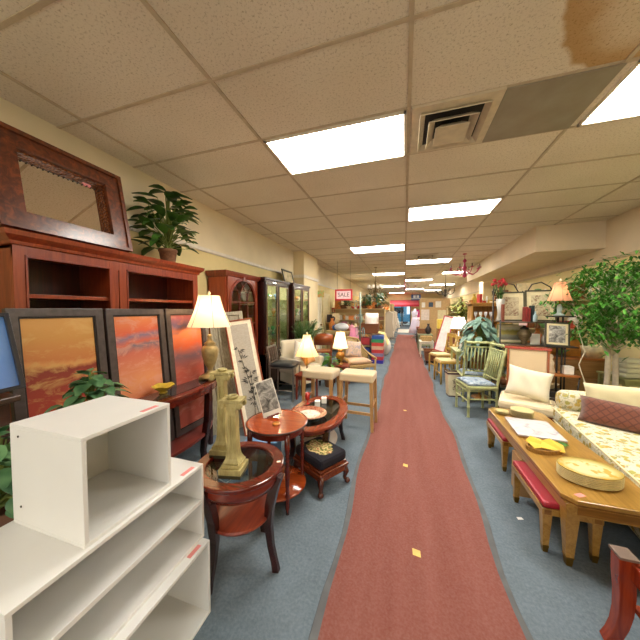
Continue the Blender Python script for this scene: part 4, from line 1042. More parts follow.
# shelving partition behind (y ~ 10) facing the viewer
def shelving(lab, loc, W, D, H, zs, m_, rz=0, back=True, name='shelving_unit'):
    r = T(name, lab, 'shelves', loc, rz)
    MB().box(-W/2, 0, 0, -W/2+.03, D, H).box(W/2-.03, 0, 0, W/2, D, H).box(-W/2, 0, H-.03, W/2, D, H).build('frame', m_, r)
    if back: MB().box(-W/2+.03, D-.015, 0, W/2-.03, D-.003, H-.03).build('back_panel', m_, r)
    for z in zs: MB().box(-W/2+.03, 0, z-.02, W/2-.03, D-.015, z).build('shelf', m_, r)
    return r
YO = wood('c2a468', 'dcc48e', 'X', .5, 1, 0)
KINDS = {
 'vase': lambda s: MB().lathe([(.04*s, 0), (.07*s, .06*s), (.075*s, .12*s), (.03*s, .19*s), (.025*s, .22*s), (.04*s, .25*s), (.03*s,.25*s), (0, .2*s)], n=14),
 'bowl': lambda s: MB().lathe([(.04*s, 0), (.045*s, .01), (.11*s, .08*s), (.10*s, .08*s), (0, .02)], n=16),
 'box': lambda s: MB().box(-.09*s, -.07*s, 0, .09*s, .07*s, .11*s).box(-.095*s, -.075*s, .11*s, .095*s, .075*s, .13*s),
 'jar': lambda s: MB().lathe([(.05*s, 0), (.06*s, .02), (.06*s, .13*s), (.045*s, .15*s), (.05*s, .16*s), (.045*s, .18*s), (0, .19*s)], n=14),
 'candle_holder': lambda s: MB().lathe([(.05*s, 0), (.045*s, .01), (.012*s, .03), (.015*s, .12*s), (.03*s, .15*s), (.02*s, .15*s), (.02*s, .26*s), (0, .26*s)], n=12),
 'teapot': lambda s: MB().ball((0,0,.07*s), .08*s, .08*s, .07*s, 12).ball((0,0,.15*s), .015*s, n=6).tube([(.07*s,0,.05*s),(.12*s,0,.09*s),(.13*s,0,.13*s)], .012*s, 6).tube([(-.07*s,0,.1*s),(-.13*s,0,.1*s),(-.12*s,0,.04*s),(-.07*s,0,.04*s)], .008*s, 5),
 'picture_frame': lambda s: MB().frame_xz(-.09*s, 0, .09*s, .24*s, .02*s, -.02, 0).box(-.075*s, -.012, .015*s, .075*s, -.002, .225*s),
 'book': lambda s: MB().box(-.02*s, -.08*s, 0, .02*s, .08*s, .22*s),
 'basket': lambda s: MB().lathe([(.07*s, 0), (.10*s, .10*s), (.09*s, .10*s), (.06*s, .01), (0, .01)], n=14).tube([(-.095*s, 0, .1*s), (-.06*s, 0, .19*s), (.06*s, 0, .19*s), (.095*s, 0, .1*s)], .007, 5),
 'figurine': lambda s: MB().lathe([(.04*s, 0), (.045*s, .02), (.025*s, .08*s), (.035*s, .12*s), (.012*s, .16*s), (.025*s, .185*s), (.018*s, .21*s), (0, .22*s)], n=12),
}
CC = [('white','e8e2d6'),('red','b8342a'),('orange','d6823a'),('brown','7a4a28'),('green','5f8a4a'),('blue','4a6ea8'),('cream','e0cfa4'),('dark','33282a'),('pink','d88a9a'),('yellow','dcb84a'),('grey','8f8c86'),('amber','b87a2c')]
CCW = {n_: c_ for n_, c_ in CC}
def clutter(pts, where, seed, kinds=None, palette=None, smin=.8, smax=1.3, rowname=None):
    """countable things set out on a surface; every one its own object"""
    rr = random.Random(seed); ks = kinds or list(KINDS); n = len(pts); pal = palette or [n_ for n_, _ in CC]
    combos = [(k, c) for k in ks for c in pal]; rr.shuffle(combos)
    for i, p in enumerate(pts):
        k, cn = combos[i % len(combos)]; s = rr.uniform(smin, smax)
        m = KINDS[k](s)
        extra = ''
        if i >= len(combos): extra = ', another one'
        solo(k, m, plain(CCW[cn], .4, 0, .2, 18), f'{cn} {k.replace("_", " ")} {where}{extra}', k.replace('_', ' '), p, rr.uniform(-.3, .3), 'wares ' + where)
def row(x0, x1, y, z, n, jy=.03, seed=0):
    rr = random.Random(seed*31+n); return [(x0+(x1-x0)*(i+.5)/n, y+rr.uniform(-jy, jy), z) for i in range(n)]
shelving('long yellow oak shelving full of small wares behind the left aisle', (-1.68, 10.2, 0), 2.0, .34, 1.55, (.35, .75, 1.12), YO)
clutter(row(-2.6, -.75, 10.33, 1.55, 9, seed=1), 'on top of the long yellow shelving', 1, ['vase', 'basket', 'picture_frame', 'bowl'], ['brown', 'orange', 'cream', 'green', 'red'], 1.1, 1.6)
clutter(row(-2.6, -.75, 10.33, 1.12, 13, seed=2), 'on the upper shelf of the long yellow shelving', 2, ['basket', 'bowl', 'box', 'jar', 'teapot'], ['brown', 'amber', 'orange', 'cream', 'dark', 'red', 'white'])
clutter(row(-2.6, -.75, 10.33, .75, 13, seed=3), 'on the middle shelf of the long yellow shelving', 3, None, ['white', 'brown', 'amber', 'pink', 'cream', 'dark'])
clutter(row(-2.6, -.75, 10.33, .35, 10, seed=4), 'on the low shelf of the long yellow shelving', 4, ['box', 'basket', 'vase'], None)
# hutch of light wood on the left wall
shelving('light wood hutch with picture frames against the left wall', (-2.45, 9.2, 0), .5, .42, 1.05, (.4, .75), YO, 0)
clutter(row(-2.62, -2.28, 9.35, 1.05, 3, seed=6), 'on top of the light wood hutch', 6, ['picture_frame', 'vase'], ['white', 'cream', 'dark'], 1.2, 1.7)
# long table in front of it with baskets
r = small_table('display_table', 'honey wood display table in front of the yellow shelving', 'table', (-1.9, 8.9, 0), 1.3, .5, .8, YO)
clutter(row(-2.45, -1.3, 8.9, .80, 8, .12, 7), 'on the honey wood display table', 7, ['basket', 'bowl', 'vase', 'teapot', 'jar'], ['white', 'pink', 'brown', 'orange', 'blue'], 1.1, 1.7)
solo('duvet', MB().ball((0, 0, .13), .25, .2, .14, 18), fabric('d9dde2'), 'bulky white folded duvet on the honey wood display table', 'bedding', (-2.0, 8.78, .80))
# further shelving units down the left side
k = 0
for y, x1, h in ((12.5, -.62, 1.9), (15.0, -.62, 1.85), (17.8, -.62, 1.9), (21.0, -.9, 1.9)):
    nm = ['first', 'second', 'third', 'fourth'][k]
    W = x1 - (-2.65)
    shelving(f'tall tan shelving across the left side, {nm} past the long yellow shelving', ((x1-2.65)/2, y, 0), W, .35, h, (.35, .75, 1.12, 1.5), wood('c9b07c', 'dcc796', 'X', .5, 1, 0))
    for j, z in enumerate((.35, .75, 1.12, 1.5)):
        if z+.3 > h: continue
        clutter(row(x1-1.1, x1-.08, y+.12, z, 6, seed=k*7+j), f'on shelf {["one","two","three","four"][j]} of the {nm} tall tan shelving', 100+k*10+j, None, ['white', 'cream', 'red', 'pink', 'amber', 'brown', 'orange', 'grey'])
    k += 1
# white linens display against the runner, left far
for i, (y, c_, lab) in enumerate(((10.9, 'ddd4c2', 'cream clothes rack by the left edge of the runner, nearer'), (13.6, 'e4ddd2', 'white clothes rack by the left edge of the runner, farther'), (16.3, 'd8cfc4', 'pale clothes rack by the left edge of the runner near the entrance'))):
    r = T('clothes_rack', lab, 'rack', (-.58, y+.6, 0), rad(90), 'clothes racks along the runner')
    m = MB().tube([(-.5, 0, 0), (-.5, 0, 1.45), (.5, 0, 1.45), (.5, 0, 0)], .014, 6).box(-.52, -.2, 0, -.48, .2, .03).box(.48, -.2, 0, .52, .2, .03); m.build('frame', STEEL, r)
    rr = random.Random(i)
    for g_ in range(8):
        x = -.42+.12*g_; cc = rr.choice(['e8e0d2', 'cfc4b0', 'd9cdb8', 'b9ae9c', 'f0e8dc', '98917f']); L = rr.uniform(.75, 1.05); tt = .035
        m = MB(); vs = []; 
        for z, hw_ in ((1.43, .05), (1.36, .17), (1.0, .15), (1.43-L, .20)):
            vs += [(x-tt/2, -hw_, z), (x+tt/2, -hw_, z), (x+tt/2, hw_, z), (x-tt/2, hw_, z)]
        m.add(vs, [(0,1,2,3), (12,15,14,13)] + [(4*a+b, 4*a+4+b, 4*a+4+(b+1)%4, 4*a+(b+1)%4) for a in range(3) for b in range(4)])
        solo('hanging_garment', m.move(x, 0, 0), fabric(cc, 90), ['pale', 'long', 'folded-sleeve', 'thin', 'wide', 'short', 'soft', 'plain'][g_] + ' garment on the ' + ['nearer', 'farther', 'entrance'][i] + f' clothes rack, {["first","second","third","fourth","fifth","sixth","seventh","last"][g_]} along', 'garment', (-.58, y+.6, 0), rad(90), 'garments on the ' + ['nearer', 'farther', 'entrance'][i] + ' clothes rack')
# plants on top of the shelving (garland)
for i, (x, y, z, s_) in enumerate(((-1.75, 9.9, 1.6, .9), (-1.35, 10.35, 1.56, 1.3), (-.95, 10.3, 1.56, 1.3), (-2.2, 10.3, 1.56, 1.2))):
    leafy('potted_fern', 'dark green fern spilling over the top of the long yellow shelving, ' + ['leftmost hanging just behind the red sign', 'middle', 'next to the aisle', 'nearest the left wall'][i], 'plant', (x, y, z), .10*s_, .14, plain('6a4630', .8), 80, .34*s_, .42, .20, .08, leafmat('27482a', '4c7a44'), seed=30+i, up=.2) if i else None
leafy('potted_fern', 'broad green fern on top of the first tall tan shelving', 'plant', (-.95, 12.65, 1.90), .12, .16, plain('6a4630', .8), 40, .4, .3, .2, .07, leafmat('27482a', '4c7a44'), seed=41)

# chandeliers
def chandelier(lab, loc, m_, m2, n=6, R0=.28, H=.6, drop=.35, crys=None, group=None, shades=None):
    r = T('chandelier', lab, 'chandelier', loc, 0)
    m = MB().tube([(0, 0, 0), (0, 0, drop)], .006, 6).lathe([(0, drop-.02), (.05, drop-.02), (.05, drop), (0, drop)], n=14); m.build('chain', m_, r)
    MB().lathe([(0, -H), (.045, -H+.03), (.055, -H+.07), (.02, -H+.12), (.03, -H+.2), (.06, -H+.26), (.03, -H+.32), (.015, -H+.4), (.05, -H+.44), (.02, -H+.5), (.008, 0)], n=16).build('stem', m_, r)
    for k in range(n):
        a = 2*PI*k/n+.3; c, s = math.cos(a), math.sin(a)
        pts = [(c*R0*q, s*R0*q, -H+.18+z) for q, z in ((.1, .02), (.3, -.06), (.6, -.10), (.85, -.04), (1, .05))]
        am = MB().tube(pts, .010, 6).lathe([(0, -H+.23), (.035, -H+.235), (.04, -H+.25), (0, -H+.25)], (c*R0, s*R0), 10).build('arm', m_, r)
        MB().lathe([(.010, -H+.25), (.010, -H+.33), (0, -H+.34)], (c*R0, s*R0), 8).build('candle', m2, am)
        if crys: MB().ball((c*R0, s*R0, -H+.18), .014, .014, .03, 6).ball((c*R0*.6, s*R0*.6, -H+.03), .012, .012, .028, 6).build('crystal', crys, am)
        if shades: MB().lathe([(.05, -H+.27), (.035, -H+.38), (.034, -H+.38), (.048, -H+.27)], (c*R0, s*R0), 12, cap=False).build('shade', shades, am)
    return r
PK = plain('b8325a', .3, .1)
chandelier('hot pink chandelier with curling arms hanging from the ceiling at right', (1.53, 8.0, 2.82), PK, plain('5a4a4a', .4), 8, .36, .46, .18)
chandelier('clear crystal chandelier hanging over the aisle near the entrance', (.03, 13.0, 2.8), plain('c78a94', .3, .3), plain('f2ece6', .3), 8, .5, .42, .2, glass_mat('f4f4f4', .4))
chandelier('brass chandelier with small white shades above the left shelving', (-.97, 9.6, 2.5), plain('7a6a48', .35, .7), plain('efe6d0', .4), 6, .24, .5, .5, None, None, plain('f0e8dc', .7))
chandelier('dark iron chandelier hanging over the right aisle displays', (1.5, 11.2, 2.4), plain('504a40', .5, .6), plain('8a8478', .4), 8, .34, .4, .6)
# far wall things
r = T('hanging_sign', 'small blue and white sign hanging before the entrance wall', 'sign', (.95, 24.0, 2.32))
MB().box(-.38, -.03, 0, .38, .03, .5).build('board', plain('2f4a86', .4), r); MB().box(-.22, -.035, .2, -.02, -.03, .42).box(.04, -.035, .2, .22, -.03, .42).box(-.36, -.035, .1, .36, -.03, .15).build('lettering', plain('e4e8ee', .5), r)
MB().tube([(-.3,0,.5), (-.3,0,.68)], .01, 5).tube([(.3,0,.5), (.3,0,.68)], .01, 5).build('cord', IRON, r)
r = T('awning', 'red awning canopy above the far entrance doors', 'awning', (-.05, 25.2, 0))
MB().add([(-1.2,-.6,1.98),(1.3,-.6,1.98),(1.3,.7,2.42),(-1.2,.7,2.42),(-1.2,-.6,1.80),(1.3,-.6,1.80)], [(0,1,2,3),(4,5,1,0)]).build('canopy', fabric('c8404e', 60), r).modifiers.new('t','SOLIDIFY').thickness = .03
MB().tube([(-1.15,-.55,0), (-1.15,-.55,1.9)], .03, 6).build('post', plain('e8e4dc', .5), r)
solo('door_mat', MB().box(-.45, -1.6, 0, .45, 1.6, .012), plain('cfc9c0', .9), 'pale mat on the floor between the runner and the entrance', 'mat', (0.05, 20.0, .001))
# mannequins / clothes at the right of the entrance
def mannequin(lab, loc, top, skirt, rz=0):
    r = T('dress_form', lab, 'dress form', loc, rz, 'dress forms near the entrance')
    MB().lathe([(.16, 0), (.16, .02), (.02, .04), (.015, .8)], n=14).build('stand', STEEL, r)
    MB().lathe([(.14, .88), (.17, .95), (.12, 1.12), (.16, 1.3), (.17, 1.4), (.06, 1.48), (.045, 1.55), (0, 1.56)], n=18, sy=.7).build('torso', fabric(top, 90), r)
    MB().lathe([(.30, .25), (.24, .6), (.17, .9), (.125, 1.1), (.11, 1.1), (.15, .9), (.28, .26)], n=20, sy=.8).build('skirt', fabric(skirt, 90), r)
mannequin('dress form in a magenta top near the far entrance', (.75, 16.2, 0), 'c2287e', 'd8c8dc')
mannequin('dress form in a pale lilac gown left of the magenta one', (.55, 15.2, 0), 'd9d2e6', 'e2daf0')
mannequin('dress form in white with a pink sash beside the entrance aisle', (.82, 18.0, 0), 'e8e4ee', 'e0a0cc')
mannequin('dress form in black jacket beside the left clothes racks', (-.55, 19.5, 0), '2c2a30', 'c8c0b4')
# ------------------------------------------------------------------ right side, foreground
# long low table
r = T('coffee_table', 'long honey oak coffee table with clipped corners and tapered brass-tipped legs', 'table', (1.145, 2.605, 0))
tw, tl = .25, .765; cc = .055
poly = lambda a, b, c: [(-a+c,-b),(a-c,-b),(a,-b+c),(a,b-c),(a-c,b),(-a+c,b),(-a,b-c),(-a,-b+c)]
MB().prism(poly(tw, tl, cc), .395, .42).build('tabletop', OAKY, r, .004)
MB().prism(poly(tw-.004, tl-.004, cc), .385, .395).build('edge_moulding', wood('5e3610', '8a5a1e', 'Y', .3), r)
MB().prism(poly(tw-.012, tl-.012, cc), .325, .385).build('apron', OAKY, r)
m = MB()
for (x, y) in ((-tw+.05, -tl+.05), (tw-.05, -tl+.05), (-tw+.05, tl-.05), (tw-.05, tl-.05)):
    pass
for sx in (-1, 1):
    for sy in (-1, 1):
        x, y = sx*(tw-.045), sy*(tl-.05); st = len(m.v)
        lg = MB().tube([(0, 0, .385), (0, 0, .32), (0, 0, .05)], [.036, .034, .019], 4, smooth=False).rot(0).move(x, y, 0).build('leg', OAKY, r, .002)
        MB().tube([(x, y, .055), (x, y, .045), (x, y, 0)], [.022, .018, .014], 4, smooth=False).build('brass_tip', BRASS, lg)
for s_ in (-1, 1):
    MB().box(-tw+.06, s_*(tl-.010), .335, tw-.06, s_*(tl-.008), .378).build('carved_panel', wood('6e4414', '96651f', 'X', .3), r)
# items on it
t = NT('grey_marble'); v = t.co((1, 1, 1)); n = t.noise(v, 5, 6, .6, 1.5); t.base(t.ramp(n, [(.36, 'a9a6b0'), (.47, 'cfccd0'), (.7, 'dad7d8')]), .25, 0, .5, .3); MAR = t.m
r = T('marble_board', 'pale grey veined marble board with a wood edge on the oak coffee table', 'board', (1.115, 2.82, .4205), rad(-4))
MB().box(-.165, -.20, 0, .165, .20, .014).build('wood_base', HONEY, r, .002); MB().box(-.168, -.203, .014, .168, .203, .026).build('marble_slab', MAR, r, .002)
PLB = plain('d2c188', .3, 0, .12, 30, 0, .4)
t = NT('fruit_platter'); v = t.co(); n = t.noise(v, 17, 3); d = t.n.new('ShaderNodeVectorMath'); d.operation = 'LENGTH'; t.l.new(t.co((1, 1.35, 0)), d.inputs[0])
t.base(t.mix(t.ramp(n, [(.55, 0.0), (.62, .8)]), t.ramp(d.outputs['Value'], [(.1, 'e2d9a8'), (.13, 'd2c07c'), (.16, 'b89f50')]), 'cfa030'), .25, 0, .5, .5); PLT = t.m
for i in range(7):
    top = i == 6
    m = MB().lathe([(.125, 0), (.145, .002), (.158, .008), (.162, .013), (.158, .0155), (.12, .008), (0, .006)], n=44, sy=.76)
    solo('oval_platter', m, PLT if top else PLB, 'oval yellow platter, ' + ('topmost of the big stack, fruit painted on it' if top else ('bottom' if i == 0 else f'number {i+1} from the bottom') + ' of the big stack on oak table'), 'platter', (1.135, 2.10, .4205+.0105*i), rad(3), 'stacked oval platters')
for i in range(7):
    m = MB().lathe([(.06, 0), (.095, .010), (.100, .013), (.094, .012), (.06, .005), (0, .004)], n=32)
    solo('dinner_plate', m, PLB, 'gold rimmed plate in the small stack at the far end of oak table, ' + (['bottom','second','third','fourth','fifth','sixth','top'][i]) + ' one', 'plate', (1.15, 3.16, .4205+.0095*i), 0, 'plates stacked at the far end')
for i in range(3):
    m = MB().lathe([(.04, 0), (.058, .010), (.062, .013), (.056, .012), (.04, .005), (0, .004)], n=26)
    solo('saucer', m, PLB, 'small gold saucer beside the plate stack at the far end, ' + ['bottom','middle','top'][i] + ' of three', 'saucer', (.985, 3.19, .4205+.0095*i), 0, 'saucers at the far end')
r = T('napkin_tray', 'shallow wicker tray holding folded yellow napkins beside the platters', 'tray', (1.05, 2.46, .4205), rad(28))
MB().ring(0, 0, .14, .09, .128, .078, .0, .03, 32).lathe([(0, 0), (.128, .0), (.128, .006), (0, .006)], n=32, sy=.64).build('tray', plain('9a6f2c', .6, 0, .3, 60, .6), r)
for i, (dx, dy, a) in enumerate(((-.03, .02, .3), (.05, -.01, -.4))):
    m = MB().add([(-.07,-.05,.01),(.07,-.04,.012),(.06,.05,.03),(-.02,.06,.055),(-.07,.04,.03)], [(0,1,2,3,4)]); 
    o = solo('napkin', m, fabric('e6bd4a'), 'yellow cloth napkin, ' + ('left' if i == 0 else 'right') + ' one in the wicker tray', 'napkin', (1.05+dx, 2.46+dy, .430+.004*i), a, 'yellow napkins'); o.modifiers.new('t','SOLIDIFY').thickness = .006
m = MB(); rr = random.Random(5)
for k in range(14): a = rr.uniform(0, 6.3); m.leaf((0, 0, .005), (math.cos(a), math.sin(a), .5), .05, .022, .3)
solo('green_sprig', m, LM3, 'small sprig of green leaves between marble board and yellow napkins', 'leaves', (1.21, 2.57, .4205))
solo('price_tag', MB().box(-.025, -.015, 0, .025, .015, .001), PINKTAG, 'pink price tag on the near corner of oak coffee table', 'tag', (.99, 1.90, .4207), .5)

# red benches beneath the table
REDV = plain('9c1a2c', .45, 0, .06, 10, .1)
def bench(loc, lab):
    r = T('bench', lab, 'bench', loc, 0, 'red cushioned benches')
    W, L = .30, .50
    MB().box(-W/2, -L/2, .245, W/2, L/2, .285).build('frame', OAKY, r, .003)
    MB().box(-W/2+.004, -L/2+.004, .283, W/2-.004, L/2-.004, .322).build('cushion', REDV, r, .014)
    for sx in (-1, 1):
        for sy in (-1, 1):
            x, y = sx*(W/2-.028), sy*(L/2-.028)
            lg = MB().tube([(x, y, .285), (x, y, .24), (x, y, .04)], [.027, .025, .015], 4, smooth=False).build('leg', OAKY, r, .002)
            MB().tube([(x, y, .045), (x, y, 0)], [.017, .012], 4, smooth=False).build('brass_tip', BRASS, lg)
            MB().box(x-.018, y+sy*.0275, .25, x+.018, y+sy*.0285, .28).build('carved_block', wood('6e4414', '96651f', 'X', .3), r)
    return r
bench((.975, 2.18, 0), 'wooden bench with red cushion under the near end of oak coffee table')
bench((1.03, 3.06, 0), 'wooden bench with red cushion under the far end of oak coffee table')
r = T('cardboard_box', 'tan cardboard box standing between the two red benches', 'box', (1.0, 2.56, .0))
MB().box(-.10, -.08, 0, .10, .08, .30).build('carton', plain('b08a5c', .8), r); MB().box(-.02, -.081, .0, .02, .081, .301).build('packing_tape', plain('c9a878', .4), r)

# chair in the right corner
RC = wood('6e1f0c', '9a3a18', 'Z', .25, 1, .5)
r = T('wooden_chair', 'cherry wood chair with curved front leg and cream seat at bottom right corner', 'chair', (1.172, 1.25, 0))
MB().box(-.20, -.2, .40, .24, .215, .455).build('seat_cushion', fabric('e0cfae', 160), r, .02)
MB().box(-.225, -.225, .33, .25, .235, .41).build('seat_frame', RC, r, .006)
for sx in (-1, 1):
    pts = [(sx*.235, .235, .425), (sx*.235, .235, .34), (sx*.232, .232, .25), (sx*.234, .232, .17), (sx*.243, .236, .10), (sx*.256, .242, .045), (sx*.272, .25, .0)]
    MB().tube(pts, [.032, .031, .029, .027, .025, .024, .023], 4, smooth=False, flat=(1.0, .85)).build('leg', RC, r, .003)
    MB().box(sx*.235-.034, .20, .42, sx*.235+.034, .272, .432).build('corner_cap', plain('6e5a4e', .5), r, .002)
    MB().tube([(sx*.22, -.2, .0), (sx*.22, -.2, .42), (sx*.215, -.25, .92)], .02, 4, smooth=False).build('leg', RC, r, .003)
MB().box(-.2, -.27, .82, .2, -.24, .92).build('top_rail', RC, r, .004)
MB().box(-.205, -.2, .19, -.18, .23, .215).build('stretcher', RC, r, .003)
MB().box(.205, -.2, .19, .23, .23, .215).build('stretcher', RC, r, .003)

# floral sofa / daybed
t = NT('yellow_floral'); v = t.co(); vd = t.vor(v, 17); vc = t.vor(v, 17, 'Color'); nn = t.noise(v, 45, 4, .6, .5)
f = t.math('ADD', vd, t.math('MULTIPLY', t.math('SUBTRACT', nn, .5), .5))
c = t.mix(t.ramp(f, [(.36, 1.0), (.44, 0.0)]), 'd8d1b8', t.ramp(t.xyz(vc)[0], [(.3, 'b89c48'), (.5, 'a5a458'), (.7, 'c9ae5c')]))
v2 = t.noise(v, 20, 4, .7, 2); c = t.mix(t.ramp(v2, [(.54, 0.0), (.60, .85)]), c, '8a9068'); v3 = t.noise(t.co((1,1,1), (5,3,1)), 26, 3, .6, 2); c = t.mix(t.ramp(v3, [(.58, 0.0), (.64, .7)]), c, '9a948e')
t.base(c, .9, 0, .15); FLOR = t.m
r = T('daybed', 'long yellow floral upholstered daybed sofa behind the oak coffee table', 'sofa', (1.87, 2.35, 0), rad(-7))
sx0, sx1, sy0, sy1 = -.45, .42, -1.15, 1.18
def skirt_cushion(m, x0, y0, x1, y1, z0, z1): return m.box(x0, y0, z0, x1, y1, z1)
MB().box(sx0+.03, sy0, .05, sx1, sy1, .32).build('base', FLOR, r, .03)
MB().box(sx0-.01, sy0, .30, sx1, sy1-.02, .465).build('seat_cushion', FLOR, r, .05)
m = MB().tube([(sx0-.005, sy0+.03, .445), (sx0-.005, sy1-.05, .445)], .008, 6).tube([(sx0-.005, sy0+.03, .32), (sx0-.005, sy1-.05, .32)], .008, 6); m.build('piping', fabric('e8dcae'), r)
m = MB().lathe([(0, -.42), (.08, -.42), (.105, -.39), (.11, -.3), (.11, .3), (.105, .39), (.08, .42), (0, .42)], n=24).rot(PI/2, 'Y').move(0, sy1-.12, .545); m.build('bolster', FLOR, r)
MB().box(sx1, sy0, .05, sx1+.12, sy1, .62).build('backrest', fabric('e3d8a8'), r, .05)
for y in (-1.05, 1.05):
    for x in (-.36, .36): MB().box(x-.03, y-.03, 0, x+.03, y+.03, .06).build('leg', OAK, r)
MB().box(sx0+.2, sy1+.02, 0, sx1+.1, sy1+.06, .62).build('end_rail', HONEY, r, .01)
CRP = fabric('d6cba2', 140, .9, 'ded4b2')
cushion('wrinkled cream pillow at the far end of the daybed behind the brown one', (2.0, 3.20, .63), .62, .32, .16, CRP, rad(-6), rad(-14), rad(0), seed=3, pinch=.05, wr=.12)
cushion('yellow floral cushion at the right photo edge on the daybed', (2.22, 2.50, .66), .5, .42, .17, FLOR, rad(-84), rad(-12), seed=4)
t = NT('quilted_brown'); v = t.co(rot=(0, PI/4, 0)); w1 = t.wave(v, 7, .6, 'X', 0); w2 = t.wave(v, 7, .6, 'Z', 0); q = t.math('MAXIMUM', w1, w2)
t.base(t.ramp(q, [(.8, '744231'), (.99, '5c3326')]), .6, 0, .3); t.b.inputs['Sheen Weight'].default_value = .3; t.bump(q, -.6, .02)
cushion('long quilted brown velvet cushion leaning on the floral daybed', (1.96, 2.90, .565), .86, .235, .13, t.m, rad(-30), rad(-22), rad(2), seed=6, wr=.02, pinch=.04)

# slipper chair with cream cushion
r = T('slipper_chair', 'cream slipper chair with red wood top rail at far end of coffee table', 'chair', (1.43, 3.80, 0), rad(-20))
MB().box(-.26, -.28, .26, .26, .22, .34).build('seat_frame', wood('7a3a1c', 'a05a2c', 'X', .3), r, .008)
MB().box(-.27, -.30, .33, .27, .22, .44).build('seat_cushion', fabric('e6d6b2', 150), r, .035)
o = MB().box(-.19, .19, .40, .19, .27, 1.0).build('backrest', fabric('dcc6a2', 150), r, .012)
for sx in (-1, 1): MB().box(sx*.212, .18, .36, sx*.19, .27, 1.02).build('back_post', wood('8f4a26', 'b46a3c', 'Z', .3), r, .004)
MB().box(-.24, .17, 1.0, .23, .29, 1.03).build('top_rail', wood('8e2f22', 'b34a34', 'X', .25, 1, .5), r, .006)
for sx in (-1, 1):
    for sy in (-1, 1): MB().tube([(sx*.23, sy*.23-.02, .27), (sx*.24, sy*.24-.02, 0)], [.022, .014], 4, smooth=False).build('leg', wood('7a3a1c', 'a05a2c', 'X', .3), r)
cushion('large ivory square cushion on the slipper chair', (1.42, 3.73, .63), .44, .36, .16, fabric('e4dcc4', 150), rad(-12), rad(-20), rad(10), seed=2, wr=.12)

# ------------------------------------------------------------------ right side, middle
GRN = plain('b4b982', .5, 0, .12, 14); GRN2 = wood('98a064', 'b9c084', 'Z', .5, 1, 0)
t = NT('blue_check'); n = t.noise(t.co((1, 1, 1)), 14, 3); t.base(t.ramp(n, [(.4, '6a7f99'), (.52, 'aab6bf'), (.62, '7f8fa0')]), .9); BLUEC = t.m
def bamboo_chair(loc, rz, lab):
    """faces local -y"""
    r = T('bamboo_chair', lab, 'chair', loc, rz, 'sage green bamboo chairs')
    def cane(p, q, nn=3, rr=.017):
        pts = []; rs = []
        p, q = Vector(p), Vector(q)
        for i in range(nn):
            for t_, k in ((.0, 1.35), (.06, 1.0), (.94, 1.0)):
                pts.append(p.lerp(q, (i+t_)/nn)); rs.append(rr*k)
        pts.append(q); rs.append(rr*1.35); return pts, rs
    for sx in (-1, 1):
        MB().tube(*cane((sx*.20, -.19, 0), (sx*.20, -.19, .42)), 8).build('leg', GRN, r)
        m = MB().tube(*cane((sx*.19, .19, 0), (sx*.19, .19, .44)), 8).tube(*cane((sx*.19, .19, .44), (sx*.195, .31, 1.02), 4), 8); m.build('leg', GRN, r)
    m = MB()
    for z in (.22, .36):
        m.tube(*cane((-.20, -.19, z), (.20, -.19, z), 3, .011), 6).tube(*cane((-.19, .19, z), (.19, .19, z), 3, .011), 6)
        for sx in (-1, 1): m.tube(*cane((sx*.20, -.19, z+.03), (sx*.19, .19, z+.03), 3, .011), 6)
    m.build('stretcher', GRN, r)
    MB().box(-.22, -.21, .40, .22, .20, .435).build('seat', GRN, r, .012)
    MB().pillow(.41, .39, .075, 10, pinch=.02).rot(-PI/2, 'X').move(0, -.005, .455).build('seat_cushion', BLUEC, r)
    def bk(z): return .19+.12*(z-.44)/.58
    m = MB()
    for z, th, nm in ((.99, .02, 'top_rail'), (.92, .012, 'middle_rail'), (.52, .012, 'lower_rail')): MB().tube(*cane((-.19, bk(z), z), (.19, bk(z), z), 4, th), 8).build(nm, GRN, r)
    for k in range(7): x = -.15+.05*k; MB().tube([(x, bk(.52), .52), (x, bk(.92), .92)], .010, 6).build('spindle', GRN, r)
    return r
bamboo_chair((1.02, 4.38, 0), rad(-78), 'sage green bamboo chair with blue cushion, side-on, nearest')
bamboo_chair((1.13, 5.02, 0), rad(180), 'sage green bamboo chair seen from the back, behind the side-on one')
# floral waste bin
t = NT('cream_bin'); t.base(t.ramp(t.noise(t.co(), 6, 2), [(.4, 'cfc4a0'), (.6, 'ddd3b2')]), .5)
r = T('waste_bin', 'cream metal waste bin with dark flower drawing beside the green chairs', 'bin', (.84, 5.12, 0), rad(8))
m = MB(); a, b, H_ = .095, .075, .42
vs = [(-a,-b,0),(a,-b,0),(a,b,0),(-a,b,0),(-a*1.25,-b*1.25,H_),(a*1.25,-b*1.25,H_),(a*1.25,b*1.25,H_),(-a*1.25,b*1.25,H_)]
m.add(vs, [(0,3,2,1),(0,1,5,4),(1,2,6,5),(2,3,7,6),(3,0,4,7)]); m.build('body', t.m, r).modifiers.new('t','SOLIDIFY').thickness = .004
m = MB().frame_xz(-.1, -.1, .1, .1, .01, 0, .02).rot(PI/2, 'X')
MB().box(-a*1.3, -b*1.3, H_-.03, a*1.3, -b*1.2, H_).box(-a*1.3, b*1.2, H_-.03, a*1.3, b*1.3, H_).box(-a*1.3, -b*1.3, H_-.03, -a*1.2, b*1.3, H_).box(a*1.2, -b*1.3, H_-.03, a*1.3, b*1.3, H_).box(-a*1.05, -b*1.05, -.0, a*1.05, b*1.05, .02).build('rim', plain('4a3038', .5), r)
m = MB(); rr = random.Random(2)
for k in range(9):
    a_ = rr.uniform(0, 6.3); x, z = rr.uniform(-.04, .04), rr.uniform(.12, .32); off = -b*(1+.25*z/H_)-.004
    m.tube([(x, off, z), (x+.02*math.cos(a_), off, z+.03), (x+.03*math.sin(a_), off, z+.05)], .003, 4)
    m.ring(0, 0, .014, .010, .010, .007, -.001, .001, 12)
    n0 = len(m.v)-48; m.rot(PI/2, 'X', n0); m.move(x, off, z, n0)
m.build('flower_drawing', plain('3f3a38', .6), r)

